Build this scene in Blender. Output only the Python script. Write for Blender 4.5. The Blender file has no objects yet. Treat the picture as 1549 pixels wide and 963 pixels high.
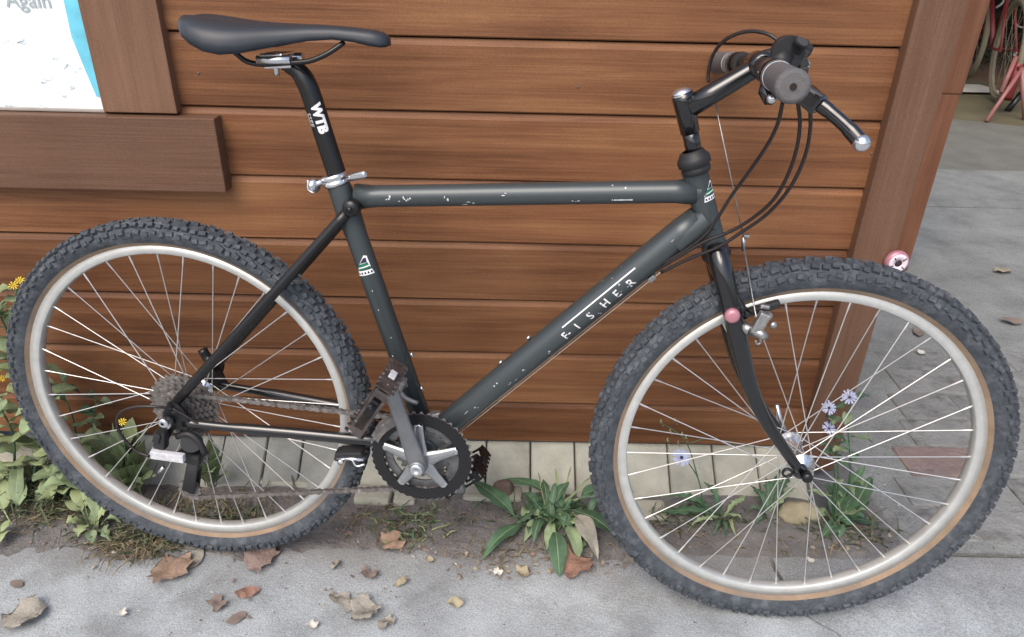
import bpy, bmesh, math, random
from mathutils import Vector, Matrix, noise
rnd = random.Random(7)
S = bpy.context.scene
COL = S.collection
V = Vector
def RX(a): return Matrix.Rotation(a, 3, 'X')
def RY(a): return Matrix.Rotation(a, 3, 'Y')
def RZ(a): return Matrix.Rotation(a, 3, 'Z')

# ---------------------------------------------------------------- camera
FPX, PIT, YAW, ROLL = 1109.0, 0.4901, -0.0113, -0.0253
CAMH = 1.0726
PW, PH = 1549.0, 963.0
CR = RZ(YAW) @ RX(-PIT) @ RY(ROLL)
CAMP = V((0, 0, CAMH))
cd = bpy.data.cameras.new('camera')
cam = bpy.data.objects.new('camera', cd)
COL.objects.link(cam)
S.camera = cam
cd.sensor_width = 36.0
cd.lens = 36.0 * FPX / PW
cd.clip_start = 0.02
cd.clip_end = 500
r_, f_, u_ = CR @ V((1, 0, 0)), CR @ V((0, 1, 0)), CR @ V((0, 0, 1))
m = Matrix((r_, u_, -f_)).transposed().to_4x4()
m.translation = CAMP
cam.matrix_world = m

# ---------------------------------------------------------------- light
w = bpy.data.worlds.new('World')
S.world = w
w.use_nodes = True
nt = w.node_tree
bg = nt.nodes['Background']
sky = nt.nodes.new('ShaderNodeTexSky')
sky.sky_type = 'NISHITA'
sky.sun_disc = False
SUN_EL, SUN_AZ = math.radians(52), math.radians(205)   # azimuth: clockwise from +Y
sky.sun_elevation = SUN_EL
sky.sun_rotation = SUN_AZ
sky.air_density = 1.0
sky.dust_density = 4.0
sky.ozone_density = 1.0
nt.links.new(sky.outputs[0], bg.inputs[0])
bg.inputs[1].default_value = 0.14
sd = bpy.data.lights.new('sun', 'SUN')
sd.energy = 0.9
sd.angle = math.radians(40)
sd.color = (1.0, 0.95, 0.88)
so = bpy.data.objects.new('sun', sd)
COL.objects.link(so)
sdir = V((math.sin(SUN_AZ) * math.cos(SUN_EL), math.cos(SUN_AZ) * math.cos(SUN_EL), math.sin(SUN_EL)))
so.rotation_euler = sdir.to_track_quat('Z', 'Y').to_euler()
S.view_settings.view_transform = 'Standard'
S.view_settings.look = 'None'
S.view_settings.gamma = 1.0
S.view_settings.exposure = 0.72

# ---------------------------------------------------------------- from photo measures to places
def ray(u, v):
    return CR @ V(((u - PW / 2) / FPX, 1.0, -(v - PH / 2) / FPX))
def gr(u, v, z=0.0):                      # point at height z
    d = ray(u, v)
    return CAMP + d * ((z - CAMH) / d.z)
def at(u, v, Y):                          # point at depth Y
    d = ray(u, v)
    return CAMP + d * (Y / d.y)
# the bicycle's own frame: x forward, y to its left (towards the wall), z up
LEAN, BYAW, STEER, WB, RT = 0.0646, -0.1193, 0.0536, 1.0261, 0.333
BR = RZ(BYAW) @ RX(-LEAN)
AX = V((-0.54516, 1.06446, -0.74029 + CAMH))
BASE = AX - BR @ V((0, 0, RT))
HT = math.radians(18.5)
SR = Matrix.Rotation(STEER, 3, V((-math.sin(HT), 0, math.cos(HT))))
def P(u, v, y=0.0):                       # point in the bike plane shifted y sideways
    d = ray(u, v)
    n = BR @ V((0, 1, 0))
    c = AX + n * y
    q = CAMP + d * ((c - CAMP).dot(n) / d.dot(n))
    return BR.transposed() @ (q - BASE)
FC = V((WB, 0, RT))
def F(u, v, y=0.0):                       # same for the steered front end
    d = ray(u, v)
    n = BR @ SR @ V((0, 1, 0))
    c = BASE + BR @ FC + n * y
    q = CAMP + d * ((c - CAMP).dot(n) / d.dot(n))
    return BR.transposed() @ (q - BASE)

# ---------------------------------------------------------------- mesh helpers
class MB:
    def __init__(self):
        self.v, self.f, self.m, self.sm = [], [], [], []
    def add(self, vs, fs, mat=0, smooth=False, M=None):
        o = len(self.v)
        for p in vs:
            p = V(p)
            self.v.append(M @ p if M else p)
        for f in fs:
            self.f.append([i + o for i in f])
            self.m.append(mat)
            self.sm.append(smooth)
    def box(self, c, s, R=None, mat=0, taper=1.0, bev=0.0):
        c = V(c)
        hx, hy, hz = s[0] / 2, s[1] / 2, s[2] / 2
        if bev > 0:
            b = min(bev, hx * .9, hy * .9, hz * .9)
            bm = bmesh.new()
            bmesh.ops.create_cube(bm, size=1)
            for vv in bm.verts:
                vv.co = V((vv.co.x * s[0], vv.co.y * s[1], vv.co.z * s[2]))
            bmesh.ops.bevel(bm, geom=bm.edges[:], offset=b, segments=2, profile=.6, affect='EDGES')
            bm.verts.index_update()
            vs = [c + (R @ vv.co if R else vv.co.copy()) for vv in bm.verts]
            fs = [[vv.index for vv in ff.verts] for ff in bm.faces]
            bm.free()
            self.add(vs, fs, mat, False)
            return
        vs = []
        for z in (-hz, hz):
            t = taper if z > 0 else 1.0
            for x, y in ((-hx, -hy), (hx, -hy), (hx, hy), (-hx, hy)):
                q = V((x * t, y * t, z))
                vs.append(c + (R @ q if R else q))
        self.add(vs, [(3, 2, 1, 0), (4, 5, 6, 7), (0, 1, 5, 4), (1, 2, 6, 5), (2, 3, 7, 6), (3, 0, 4, 7)], mat)
    def tube(self, pts, rad, n=14, mat=0, caps=True, flat=1.0, up=None, smooth=True):
        pts = [V(p) for p in pts]
        k = len(pts)
        if not hasattr(rad, '__len__'): rad = [rad] * k
        t0 = (pts[1] - pts[0]).normalized()
        a = V(up) if up else (V((0, 1, 0)) if abs(t0.y) < .9 else V((1, 0, 0)))
        a = (a - t0 * a.dot(t0)).normalized()
        vs = []
        for i in range(k):
            t = (pts[min(i + 1, k - 1)] - pts[max(i - 1, 0)]).normalized()
            a = (a - t * a.dot(t)).normalized()
            b = t.cross(a)
            for j in range(n):
                th = 2 * math.pi * j / n
                vs.append(pts[i] + (a * math.cos(th) * flat + b * math.sin(th)) * rad[i])
        fs = [(i * n + j, i * n + (j + 1) % n, (i + 1) * n + (j + 1) % n, (i + 1) * n + j) for i in range(k - 1) for j in range(n)]
        self.add(vs, fs, mat, smooth)
        if caps:
            self.add(vs[:n], [list(range(n))[::-1]], mat)
            self.add(vs[-n:], [list(range(n))], mat)
    def lathe(self, prof, seg=48, mats=None, closed=False, M=None, smooth=True, ripple=None):
        # prof: (r, y) round the y axis
        k = len(prof)
        vs = []
        for j in range(seg):
            th = 2 * math.pi * j / seg
            for r, y in prof:
                vs.append((r * math.cos(th), y, r * math.sin(th)))
        kk = k if closed else k - 1
        for i in range(kk):
            fs = [(j * k + i, j * k + (i + 1) % k, ((j + 1) % seg) * k + (i + 1) % k, ((j + 1) % seg) * k + i) for j in range(seg)]
            if i == 0: base = len(self.v); self.add(vs, fs, mats[i] if mats else 0, smooth, M)
            else:
                for f in fs:
                    self.f.append([q + base for q in f]); self.m.append(mats[i] if mats else 0); self.sm.append(smooth)
    def prism(self, poly, y0, y1, mat=0, M=None, hole=None):
        # polygon in x,z extruded along y; with hole = same number of points -> a ring
        n = len(poly)
        if hole:
            vs = [(p[0], y, p[1]) for y in (y0, y1) for ring in (poly, hole) for p in ring]
            fs = []
            for i in range(n):
                j = (i + 1) % n
                fs += [(i, j, n + j, n + i), (2 * n + j, 2 * n + i, 3 * n + i, 3 * n + j),
                       (j, i, 2 * n + i, 2 * n + j), (n + i, n + j, 3 * n + j, 3 * n + i)]
            self.add(vs, fs, mat, False, M)
        else:
            vs = [(p[0], y, p[1]) for y in (y0, y1) for p in poly]
            fs = [list(range(n)), list(range(2 * n - 1, n - 1, -1))]
            for i in range(n):
                j = (i + 1) % n
                fs.append((j, i, n + i, n + j))
            self.add(vs, fs, mat, False, M)
    def mesh(self, name, mats):
        me = bpy.data.meshes.new(name)
        me.from_pydata([tuple(p) for p in self.v], [], self.f)
        for mm in (mats if isinstance(mats, (list, tuple)) else [mats]): me.materials.append(mm)
        me.polygons.foreach_set('material_index', self.m)
        me.polygons.foreach_set('use_smooth', self.sm)
        bm = bmesh.new(); bm.from_mesh(me)
        bmesh.ops.remove_doubles(bm, verts=bm.verts, dist=1e-6)
        bmesh.ops.recalc_face_normals(bm, faces=bm.faces)
        bm.to_mesh(me); bm.free()
        me.update()
        return me
    def build(self, name, mats, parent=None, kind=None):
        return link(name, self.mesh(name, mats), parent, kind)
def link(name, me, parent=None, kind=None, M=None):
    o = bpy.data.objects.new(name, me)
    COL.objects.link(o)
    if parent: o.parent = parent
    if M is not None: o.matrix_local = M
    if kind: o['kind'] = kind
    return o
def tag(o, label, cat, group=None):
    o['label'] = label; o['category'] = cat
    if group: o['group'] = group
    return o
def thing(name, label, cat, loc=(0, 0, 0), R=None, group=None):
    o = bpy.data.objects.new(name, None)
    COL.objects.link(o)
    M = (R.to_4x4() if R else Matrix.Identity(4)); M.translation = V(loc)
    o.matrix_world = M
    o.empty_display_size = .1
    return tag(o, label, cat, group)
def cr(pts, n=8):                          # smooth curve through points
    pts = [V(p) for p in pts]
    q = [pts[0] * 2 - pts[1]] + pts + [pts[-1] * 2 - pts[-2]]
    out = []
    for i in range(1, len(q) - 2):
        a, b, c, d = q[i - 1], q[i], q[i + 1], q[i + 2]
        for k in range(n):
            t = k / n
            out.append(.5 * ((2 * b) + (c - a) * t + (2 * a - 5 * b + 4 * c - d) * t * t + (3 * b - a - 3 * c + d) * t ** 3))
    out.append(pts[-1])
    return out
def lerp(a, b, t): return a + (b - a) * t
def table(xs, t):
    for (a, va), (b, vb) in zip(xs, xs[1:]):
        if t <= b:
            k = (t - a) / (b - a); k = max(0, min(1, k))
            return lerp(va, vb, k)
    return xs[-1][1]

# ---------------------------------------------------------------- materials
def mat(name, col, rough=.5, metal=0.0, spec=.5, coat=0.0, var=0.0, vscale=20, bump=0.0, bscale=80, col2=None, c2scale=6, c2thr=(.5, .65), stretch=None, objvar=0.0, sheen=0.0, emit=None):
    M = bpy.data.materials.new(name)
    M.use_nodes = True
    t = M.node_tree; N, L = t.nodes, t.links
    b = N['Principled BSDF']
    b.inputs['Base Color'].default_value = (*col, 1)
    b.inputs['Roughness'].default_value = rough
    b.inputs['Metallic'].default_value = metal
    b.inputs['Specular IOR Level'].default_value = spec
    b.inputs['Coat Weight'].default_value = coat
    tc = N.new('ShaderNodeTexCoord')
    src = tc.outputs['Object']
    if objvar or var or col2:
        oi = N.new('ShaderNodeObjectInfo')
        ad = N.new('ShaderNodeVectorMath'); ad.operation = 'ADD'
        mu = N.new('ShaderNodeMath'); mu.operation = 'MULTIPLY'; mu.inputs[1].default_value = 37.0
        L.new(oi.outputs['Random'], mu.inputs[0]); L.new(src, ad.inputs[0]); L.new(mu.outputs[0], ad.inputs[1])
        src = ad.outputs[0]
    if stretch:
        mp = N.new('ShaderNodeMapping'); mp.inputs['Scale'].default_value = stretch
        L.new(src, mp.inputs[0]); src = mp.outputs[0]
    cur = None
    def noise_(sc, det=6, rg=.6):
        n = N.new('ShaderNodeTexNoise'); n.inputs['Scale'].default_value = sc; n.inputs['Detail'].default_value = det
        n.inputs['Roughness'].default_value = rg
        L.new(src, n.inputs['Vector']); return n
    if var or col2 or objvar:
        rgb = N.new('ShaderNodeRGB'); rgb.outputs[0].default_value = (*col, 1); cur = rgb.outputs[0]
    if col2:
        n = noise_(c2scale)
        rp = N.new('ShaderNodeMapRange'); rp.inputs[1].default_value, rp.inputs[2].default_value = c2thr
        L.new(n.outputs[0], rp.inputs[0])
        mx = N.new('ShaderNodeMix'); mx.data_type = 'RGBA'
        L.new(rp.outputs[0], mx.inputs[0]); L.new(cur, mx.inputs[6]); mx.inputs[7].default_value = (*col2, 1)
        cur = mx.outputs[2]
    if var:
        n = noise_(vscale)
        rp = N.new('ShaderNodeMapRange'); rp.inputs[1].default_value, rp.inputs[2].default_value = .25, .75
        rp.inputs[3].default_value, rp.inputs[4].default_value = 1 - var, 1 + var
        L.new(n.outputs[0], rp.inputs[0])
        mx = N.new('ShaderNodeVectorMath'); mx.operation = 'SCALE'
        L.new(cur, mx.inputs[0]); L.new(rp.outputs[0], mx.inputs['Scale']); cur = mx.outputs[0]
    if objvar:
        rp = N.new('ShaderNodeMapRange'); rp.inputs[3].default_value, rp.inputs[4].default_value = 1 - objvar, 1 + objvar
        L.new(oi.outputs['Random'], rp.inputs[0])
        mx = N.new('ShaderNodeVectorMath'); mx.operation = 'SCALE'
        L.new(cur, mx.inputs[0]); L.new(rp.outputs[0], mx.inputs['Scale']); cur = mx.outputs[0]
    if cur is not None: L.new(cur, b.inputs['Base Color'])
    if bump:
        n = noise_(bscale, 8, .65)
        bp = N.new('ShaderNodeBump'); bp.inputs['Strength'].default_value = bump; bp.inputs['Distance'].default_value = .01
        L.new(n.outputs[0], bp.inputs['Height']); L.new(bp.outputs[0], b.inputs['Normal'])
    return M

def soil_stain(M, y0, y1, soil):
    t = M.node_tree; N, L = t.nodes, t.links; b = N['Principled BSDF']
    src = b.inputs['Base Color'].links[0].from_socket
    ge = N.new('ShaderNodeNewGeometry'); sp = N.new('ShaderNodeSeparateXYZ'); L.new(ge.outputs['Position'], sp.inputs[0])
    n = N.new('ShaderNodeTexNoise'); n.inputs['Scale'].default_value = 9; n.inputs['Detail'].default_value = 9; n.inputs['Roughness'].default_value = .7
    L.new(ge.outputs['Position'], n.inputs['Vector'])
    a = N.new('ShaderNodeMath'); a.operation = 'MULTIPLY_ADD'; a.inputs[1].default_value = .22
    L.new(n.outputs[0], a.inputs[0]); L.new(sp.outputs[1], a.inputs[2])
    r = N.new('ShaderNodeMapRange'); r.inputs[1].default_value, r.inputs[2].default_value = y0 + .11, y1 + .11; r.inputs[4].default_value = .8
    L.new(a.outputs[0], r.inputs[0])
    mx = N.new('ShaderNodeMix'); mx.data_type = 'RGBA'
    L.new(r.outputs[0], mx.inputs[0]); L.new(src, mx.inputs[6]); mx.inputs[7].default_value = (*soil, 1)
    L.new(mx.outputs[2], b.inputs['Base Color'])
def speckle(M, sc=330, amt=.38):
    t = M.node_tree; N, L = t.nodes, t.links; b = N['Principled BSDF']
    src = b.inputs['Base Color'].links[0].from_socket
    ge = N.new('ShaderNodeNewGeometry')
    n = N.new('ShaderNodeTexNoise'); n.inputs['Scale'].default_value = sc; n.inputs['Detail'].default_value = 3; n.inputs['Roughness'].default_value = .7
    L.new(ge.outputs['Position'], n.inputs['Vector'])
    r = N.new('ShaderNodeMapRange'); r.inputs[1].default_value, r.inputs[2].default_value = .3, .7
    r.inputs[3].default_value, r.inputs[4].default_value = 1 - amt, 1 + amt
    L.new(n.outputs[0], r.inputs[0])
    v = N.new('ShaderNodeVectorMath'); v.operation = 'SCALE'; L.new(src, v.inputs[0]); L.new(r.outputs[0], v.inputs['Scale'])
    L.new(v.outputs[0], b.inputs['Base Color'])
def wood_mat(name, dark, mid, light, rough=.5):
    M = bpy.data.materials.new(name); M.use_nodes = True
    t = M.node_tree; N, L = t.nodes, t.links; b = N['Principled BSDF']
    tc = N.new('ShaderNodeTexCoord'); oi = N.new('ShaderNodeObjectInfo')
    mu = N.new('ShaderNodeMath'); mu.operation = 'MULTIPLY'; mu.inputs[1].default_value = 53.0
    L.new(oi.outputs['Random'], mu.inputs[0])
    ad = N.new('ShaderNodeVectorMath'); ad.operation = 'ADD'
    L.new(tc.outputs['Object'], ad.inputs[0]); L.new(mu.outputs[0], ad.inputs[1])
    def nz(scale3, sc, det, rg, dist=0):
        mp = N.new('ShaderNodeMapping'); mp.inputs['Scale'].default_value = scale3
        L.new(ad.outputs[0], mp.inputs[0])
        n = N.new('ShaderNodeTexNoise'); n.inputs['Scale'].default_value = sc; n.inputs['Detail'].default_value = det
        n.inputs['Roughness'].default_value = rg; n.inputs['Distortion'].default_value = dist
        L.new(mp.outputs[0], n.inputs['Vector']); return n
    g1 = nz((.5, 4, 9), 4.0, 6, .6, .5)      # broad figure
    g2 = nz((1.0, 30, 60), 5.0, 4, .55)      # fine grain
    g3 = nz((1, 1, 1), 3.0, 3, .5)           # blotches
    g4 = nz((.8, 8, 22), 9.0, 5, .7, .3)
    m1 = N.new('ShaderNodeMath'); m1.operation = 'MULTIPLY_ADD'; m1.inputs[1].default_value = .24
    L.new(g2.outputs[0], m1.inputs[0])
    m2 = N.new('ShaderNodeMath'); m2.operation = 'MULTIPLY'; m2.inputs[1].default_value = .55
    L.new(g1.outputs[0], m2.inputs[0]); L.new(m2.outputs[0], m1.inputs[2])
    m3 = N.new('ShaderNodeMath'); m3.operation = 'MULTIPLY_ADD'; m3.inputs[1].default_value = .40
    L.new(g3.outputs[0], m3.inputs[0]); L.new(m1.outputs[0], m3.inputs[2])
    rp = N.new('ShaderNodeValToRGB'); rp.color_ramp.elements[0].position = .47; rp.color_ramp.elements[1].position = .80
    rp.color_ramp.elements[0].color = (*dark, 1); rp.color_ramp.elements[1].color = (*light, 1)
    e = rp.color_ramp.elements.new(.62); e.color = (*mid, 1)
    L.new(m3.outputs[0], rp.inputs[0])
    # thin dark streaks
    st = N.new('ShaderNodeMapRange'); st.inputs[1].default_value, st.inputs[2].default_value = .60, .72
    st.inputs[3].default_value, st.inputs[4].default_value = 1.0, .86
    L.new(g4.outputs[0], st.inputs[0])
    sc = N.new('ShaderNodeVectorMath'); sc.operation = 'SCALE'
    L.new(rp.outputs[0], sc.inputs[0]); L.new(st.outputs[0], sc.inputs['Scale'])
    mk = N.new('ShaderNodeMapping'); mk.inputs['Scale'].default_value = (1.0, .01, 1.6); L.new(ad.outputs[0], mk.inputs[0])
    vo = N.new('ShaderNodeTexVoronoi'); vo.inputs['Scale'].default_value = 3.2; L.new(mk.outputs[0], vo.inputs['Vector'])
    kr = N.new('ShaderNodeMapRange'); kr.inputs[1].default_value, kr.inputs[2].default_value = .02, .045; kr.inputs[3].default_value = .62
    L.new(vo.outputs['Distance'], kr.inputs[0])
    sk = N.new('ShaderNodeVectorMath'); sk.operation = 'SCALE'; L.new(sc.outputs[0], sk.inputs[0]); L.new(kr.outputs[0], sk.inputs['Scale']); sc = sk
    ov = N.new('ShaderNodeMapRange'); ov.inputs[3].default_value, ov.inputs[4].default_value = .80, 1.18
    L.new(oi.outputs['Random'], ov.inputs[0])
    s2 = N.new('ShaderNodeVectorMath'); s2.operation = 'SCALE'
    L.new(sc.outputs[0], s2.inputs[0]); L.new(ov.outputs[0], s2.inputs['Scale'])
    L.new(s2.outputs[0], b.inputs['Base Color'])
    b.inputs['Roughness'].default_value = rough
    b.inputs['Specular IOR Level'].default_value = .22
    bp = N.new('ShaderNodeBump'); bp.inputs['Strength'].default_value = .18; bp.inputs['Distance'].default_value = .004
    L.new(g2.outputs[0], bp.inputs['Height']); L.new(bp.outputs[0], b.inputs['Normal'])
    return M

WOOD = wood_mat('stained_wood', (.126, .051, .023), (.212, .094, .043), (.310, .152, .070))
TRIM = wood_mat('trim_wood', (.135, .070, .043), (.172, .094, .060), (.212, .120, .080))
GAP = mat('dark_backing', (.02, .012, .008), .9)
POST = wood_mat('post_wood', (.125, .05, .028), (.17, .075, .042), (.22, .105, .06))
speckle(WOOD, 420, .16); speckle(TRIM, 420, .14); speckle(POST, 420, .14)
def vertical_grain(M):                      # grain runs up a post instead of along a plank
    for n in M.node_tree.nodes:
        if n.type == 'MAPPING':
            s = n.inputs['Scale'].default_value; n.inputs['Scale'].default_value = (s[2], s[1], s[0])
POSTV = TRIM.copy(); vertical_grain(POSTV); vertical_grain(POST)
CONC = mat('concrete', (.345, .370, .382), .9, var=.32, vscale=7, bump=.35, bscale=120, col2=(.235, .245, .242), c2scale=11, c2thr=(.50, .74))
soil_stain(CONC, .94, 1.075, (.19, .18, .17))
CONC2 = mat('old_concrete', (.232, .240, .228), .92, var=.25, vscale=6, bump=.6, bscale=60, col2=(.185, .185, .18), c2scale=9, c2thr=(.5, .7))
speckle(CONC); speckle(CONC2)
DIRT = mat('dirt', (.178, .170, .164), .95, var=.35, vscale=18, bump=.9, bscale=90, col2=(.20, .18, .16), c2scale=30, c2thr=(.52, .68))
DIRT2 = mat('brown_earth', (.20, .115, .07), .95, var=.3, vscale=3, bump=.5, bscale=40)
OLIVE = mat('mossy_ground', (.125, .108, .062), .95, var=.3, vscale=2.5, bump=.5, bscale=40)
STONE = mat('pale_paving', (.40, .395, .325), .9, var=.2, vscale=12, bump=.4, bscale=70, col2=(.27, .265, .215), c2scale=9, c2thr=(.46, .72), objvar=.1)
NAIL = mat('nail_head', (.16, .12, .10), .6, metal=.3)
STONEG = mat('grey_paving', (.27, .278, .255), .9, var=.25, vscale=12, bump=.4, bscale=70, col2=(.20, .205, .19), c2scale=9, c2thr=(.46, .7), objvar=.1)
BRICKG = mat('grey_brick', (.235, .238, .228), .95, var=.25, vscale=14, bump=.9, bscale=55, col2=(.13, .125, .12), c2scale=22, c2thr=(.52, .7), objvar=.12)
BRICKR = mat('red_brick', (.235, .175, .158), .95, var=.25, vscale=14, bump=.9, bscale=55, col2=(.18, .15, .14), c2scale=22, c2thr=(.5, .7))
ROCKY = mat('yellow_limestone', (.33, .29, .19), .9, var=.25, vscale=20, bump=.6, bscale=50)
ROCKB = mat('brown_stone', (.15, .11, .085), .9, var=.3, vscale=20, bump=.7, bscale=50)
# bicycle
def paint_mat():
    M = mat('charcoal_paint', (.058, .069, .073), .36, metal=.3, spec=.6, coat=.0, bump=.02, bscale=300)
    t = M.node_tree; N, L = t.nodes, t.links; b = N['Principled BSDF']
    tc = N.new('ShaderNodeTexCoord')
    n = N.new('ShaderNodeTexNoise'); n.inputs['Scale'].default_value = 120; n.inputs['Detail'].default_value = 3
    n2 = N.new('ShaderNodeTexNoise'); n2.inputs['Scale'].default_value = 6; n2.inputs['Detail'].default_value = 2
    L.new(tc.outputs['Object'], n.inputs['Vector']); L.new(tc.outputs['Object'], n2.inputs['Vector'])
    a = N.new('ShaderNodeMath'); a.operation = 'MULTIPLY_ADD'; a.inputs[1].default_value = .45
    L.new(n2.outputs[0], a.inputs[0]); L.new(n.outputs[0], a.inputs[2])
    r = N.new('ShaderNodeMapRange'); r.inputs[1].default_value, r.inputs[2].default_value = .985, 1.01
    L.new(a.outputs[0], r.inputs[0])
    mx = N.new('ShaderNodeMix'); mx.data_type = 'RGBA'
    L.new(r.outputs[0], mx.inputs[0]); mx.inputs[6].default_value = (.058, .069, .073, 1); mx.inputs[7].default_value = (.5, .52, .54, 1)
    L.new(mx.outputs[2], b.inputs['Base Color'])
    return M
PAINT = paint_mat()
BLACKG = mat('black_gloss', (.008, .008, .009), .18, spec=.6, coat=.5)
BLACKS = mat('black_satin', (.008, .008, .009), .32)
BLACKP = mat('black_plastic', (.018, .018, .02), .55)
SADDLE = mat('saddle_vinyl', (.024, .029, .038), .45, spec=.5, var=.12, vscale=40, bump=.03, bscale=500)
GRIP = mat('grip_rubber', (.115, .110, .112), .75, bump=.3, bscale=260, var=.15, vscale=60)
TYRE = mat('tyre_rubber', (.054, .063, .074), .75, var=.45, vscale=60, bump=.4, bscale=220, col2=(.125, .135, .150), c2scale=40, c2thr=(.5, .75))
TAN = mat('tan_sidewall', (.27, .19, .125), .8, var=.22, vscale=25, bump=.2, bscale=200, col2=(.20, .155, .12), c2scale=9, c2thr=(.45, .65))
RIM = mat('rim_alloy', (.54, .55, .53), .45, metal=.45, var=.10, vscale=60, bump=.03, bscale=400)
SILVER = mat('polished_alloy', (.75, .75, .76), .22, metal=.95)
SPOKE = mat('spoke_steel', (.74, .73, .71), .3, metal=.8)
GREY = mat('grey_alloy', (.25, .255, .26), .42, metal=.6, var=.15, vscale=50)
STEEL = mat('dull_steel', (.42, .41, .40), .35, metal=.85, var=.35, vscale=90)
RUST = mat('greasy_steel', (.185, .170, .160), .55, metal=.5, var=.5, vscale=70, col2=(.45, .43, .41), c2scale=90, c2thr=(.6, .7))
RINGB = mat('chainring_black', (.022, .022, .024), .4, metal=.4)
PINK = mat('pink_anodised', (.50, .22, .26), .35, metal=.3)
CABLE = mat('cable_housing', (.020, .014, .013), .35)
WIRE = mat('bare_cable', (.45, .42, .38), .4, metal=.7)
WHITE = mat('white_decal', (.8, .8, .8), .5)
WORNW = mat('worn_white', (.78, .78, .78), .5, col2=(.10, .115, .12), c2scale=210, c2thr=(.52, .58))
DGREEN = mat('green_decal', (.01, .15, .09), .5)
DNAVY = mat('navy_decal', (.02, .02, .06), .5)
LABELM = mat('label_silver', (.55, .55, .57), .45, var=.3, vscale=120)
# plants and litter
LEAF = [mat('leaf_green', (.058, .120, .060), .65, var=.4, vscale=55, objvar=.25),
        mat('leaf_blue_green', (.195, .255, .135), .7, var=.3, vscale=55, objvar=.25),
        mat('leaf_pale_green', (.255, .305, .150), .65, var=.25, vscale=30, objvar=.2)]
VEIN = mat('leaf_rib', (.21, .28, .16), .6)
GRASS = mat('grass_blade', (.095, .115, .060), .7, var=.4, vscale=15)
STRAW = mat('straw', (.26, .21, .13), .85, var=.3, vscale=40)
YEL = mat('yellow_petal', (.75, .55, .03), .6)
BLUE = mat('blue_petal', (.40, .44, .62), .6)
DRY = {'tan': mat('dry_leaf_tan', (.30, .205, .145), .8, var=.3, vscale=40, bump=.5, bscale=90, objvar=.1),
       'pink': mat('dry_leaf_pinkish', (.29, .21, .18), .8, var=.3, vscale=40, bump=.5, bscale=90),
       'rust': mat('dry_leaf_rust', (.29, .165, .12), .8, var=.3, vscale=40, bump=.5, bscale=90),
       'pale': mat('dry_leaf_pale', (.31, .285, .24), .8, var=.3, vscale=40, bump=.5, bscale=90),
       'white': mat('white_scrap', (.56, .54, .48), .8, var=.15, vscale=40),
       'yellow': mat('dry_leaf_yellow', (.34, .29, .195), .8, var=.2, vscale=40),
       'brown': mat('dry_leaf_brown', (.20, .155, .13), .8, var=.3, vscale=40)}
POSTER = mat('poster_white', (.88, .92, .93), .35)
CYAN = mat('poster_cyan', (.16, .56, .72), .35, var=.2, vscale=30)
INK = mat('poster_ink', (.36, .42, .43), .5)
INKF = mat('poster_faint_ink', (.70, .80, .82), .5)
REDP = mat('red_paint', (.20, .028, .028), .45)
PALEP = mat('pale_pink_paint', (.30, .125, .115), .5)
PALE = mat('pale_weathered', (.50, .46, .40), .6)

# ================================================================ setting: ground
WY = 1.290                                   # front face of the wall planks
def sheet(name, poly, z0, z1, material, kind='structure', parent=None):
    mb = MB()
    n = len(poly)
    vs = [(x, y, z) for z in (z0, z1) for x, y in poly]
    fs = [list(range(n, 2 * n)), list(range(n - 1, -1, -1))] + [(i, (i + 1) % n, n + (i + 1) % n, n + i) for i in range(n)]
    mb.add(vs, fs)
    return mb.build(name, material, parent, kind)
g = MB()
g.add([(-80, -80, -.03), (80, -80, -.03), (80, 80, -.03), (-80, 80, -.03)], [(0, 1, 2, 3)])
g.build('ground', DIRT, None, 'structure')
EDGE = 1.052
# pavement: two cast slabs meeting at a ragged crack
crack = [gr(u, v) for u, v in ((1163, 836), (1172, 858), (1186, 884), (1199, 905), (1212, 926), (1243, 944), (1266, 957), (1300, 985))]
cl = [(p.x, p.y) for p in crack]
cl[0] = (cl[0][0], EDGE)
cl.append((cl[-1][0] + .12, .5)); cl.append((cl[-1][0] + .2, -4.0))
edgeL = [(-6 + .08 * i, EDGE + .006 * noise.noise(V((i * .7, 0, 0)))) for i in range(int((cl[0][0] + 6) / .08))]
sheet('pavement', edgeL + [(x - .003 - .0025 * (i % 2), y) for i, (x, y) in enumerate(cl)] + [(-6, -4)], -.1, 0.0, CONC)
sheet('pavement', [(x + .003 + .002 * ((i + 1) % 2), y) for i, (x, y) in enumerate(cl)] + [(6, -4), (6, EDGE)], -.1, -.001, CONC)
# dirt strip between pavement and wall: a bumpy sheet
mb = MB()
nx, ny = 300, 70
X0, X1 = -2.2, .80
for j in range(ny + 1):
    for i in range(nx + 1):
        x = lerp(X0, X1, i / nx); y = lerp(.86, 1.34, j / ny)
        h = .012 * noise.noise(V((x * 6, y * 6, 1))) + .006 * noise.noise(V((x * 22, y * 22, 5))) + .003 * noise.noise(V((x * 60, y * 60, 9)))
        dy = y - EDGE                          # the loose earth spills over the slab edge and thins out
        k = .5 if x > .3 else (.10 if x < -.45 else .20)
        z = .004 + h * .55 + (dy * k - .0015 if dy < 0 else min(.006, dy * .12) - .004 * min(1, dy / .1))
        if dy < -.15: z = -.02
        mb.v.append(V((x, y, z)))
for j in range(ny):
    for i in range(nx):
        a = j * (nx + 1) + i
        mb.f.append([a, a + 1, a + nx + 2, a + nx + 1]); mb.m.append(0); mb.sm.append(True)
mb.build('dirt_strip', DIRT, None, 'structure')
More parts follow.
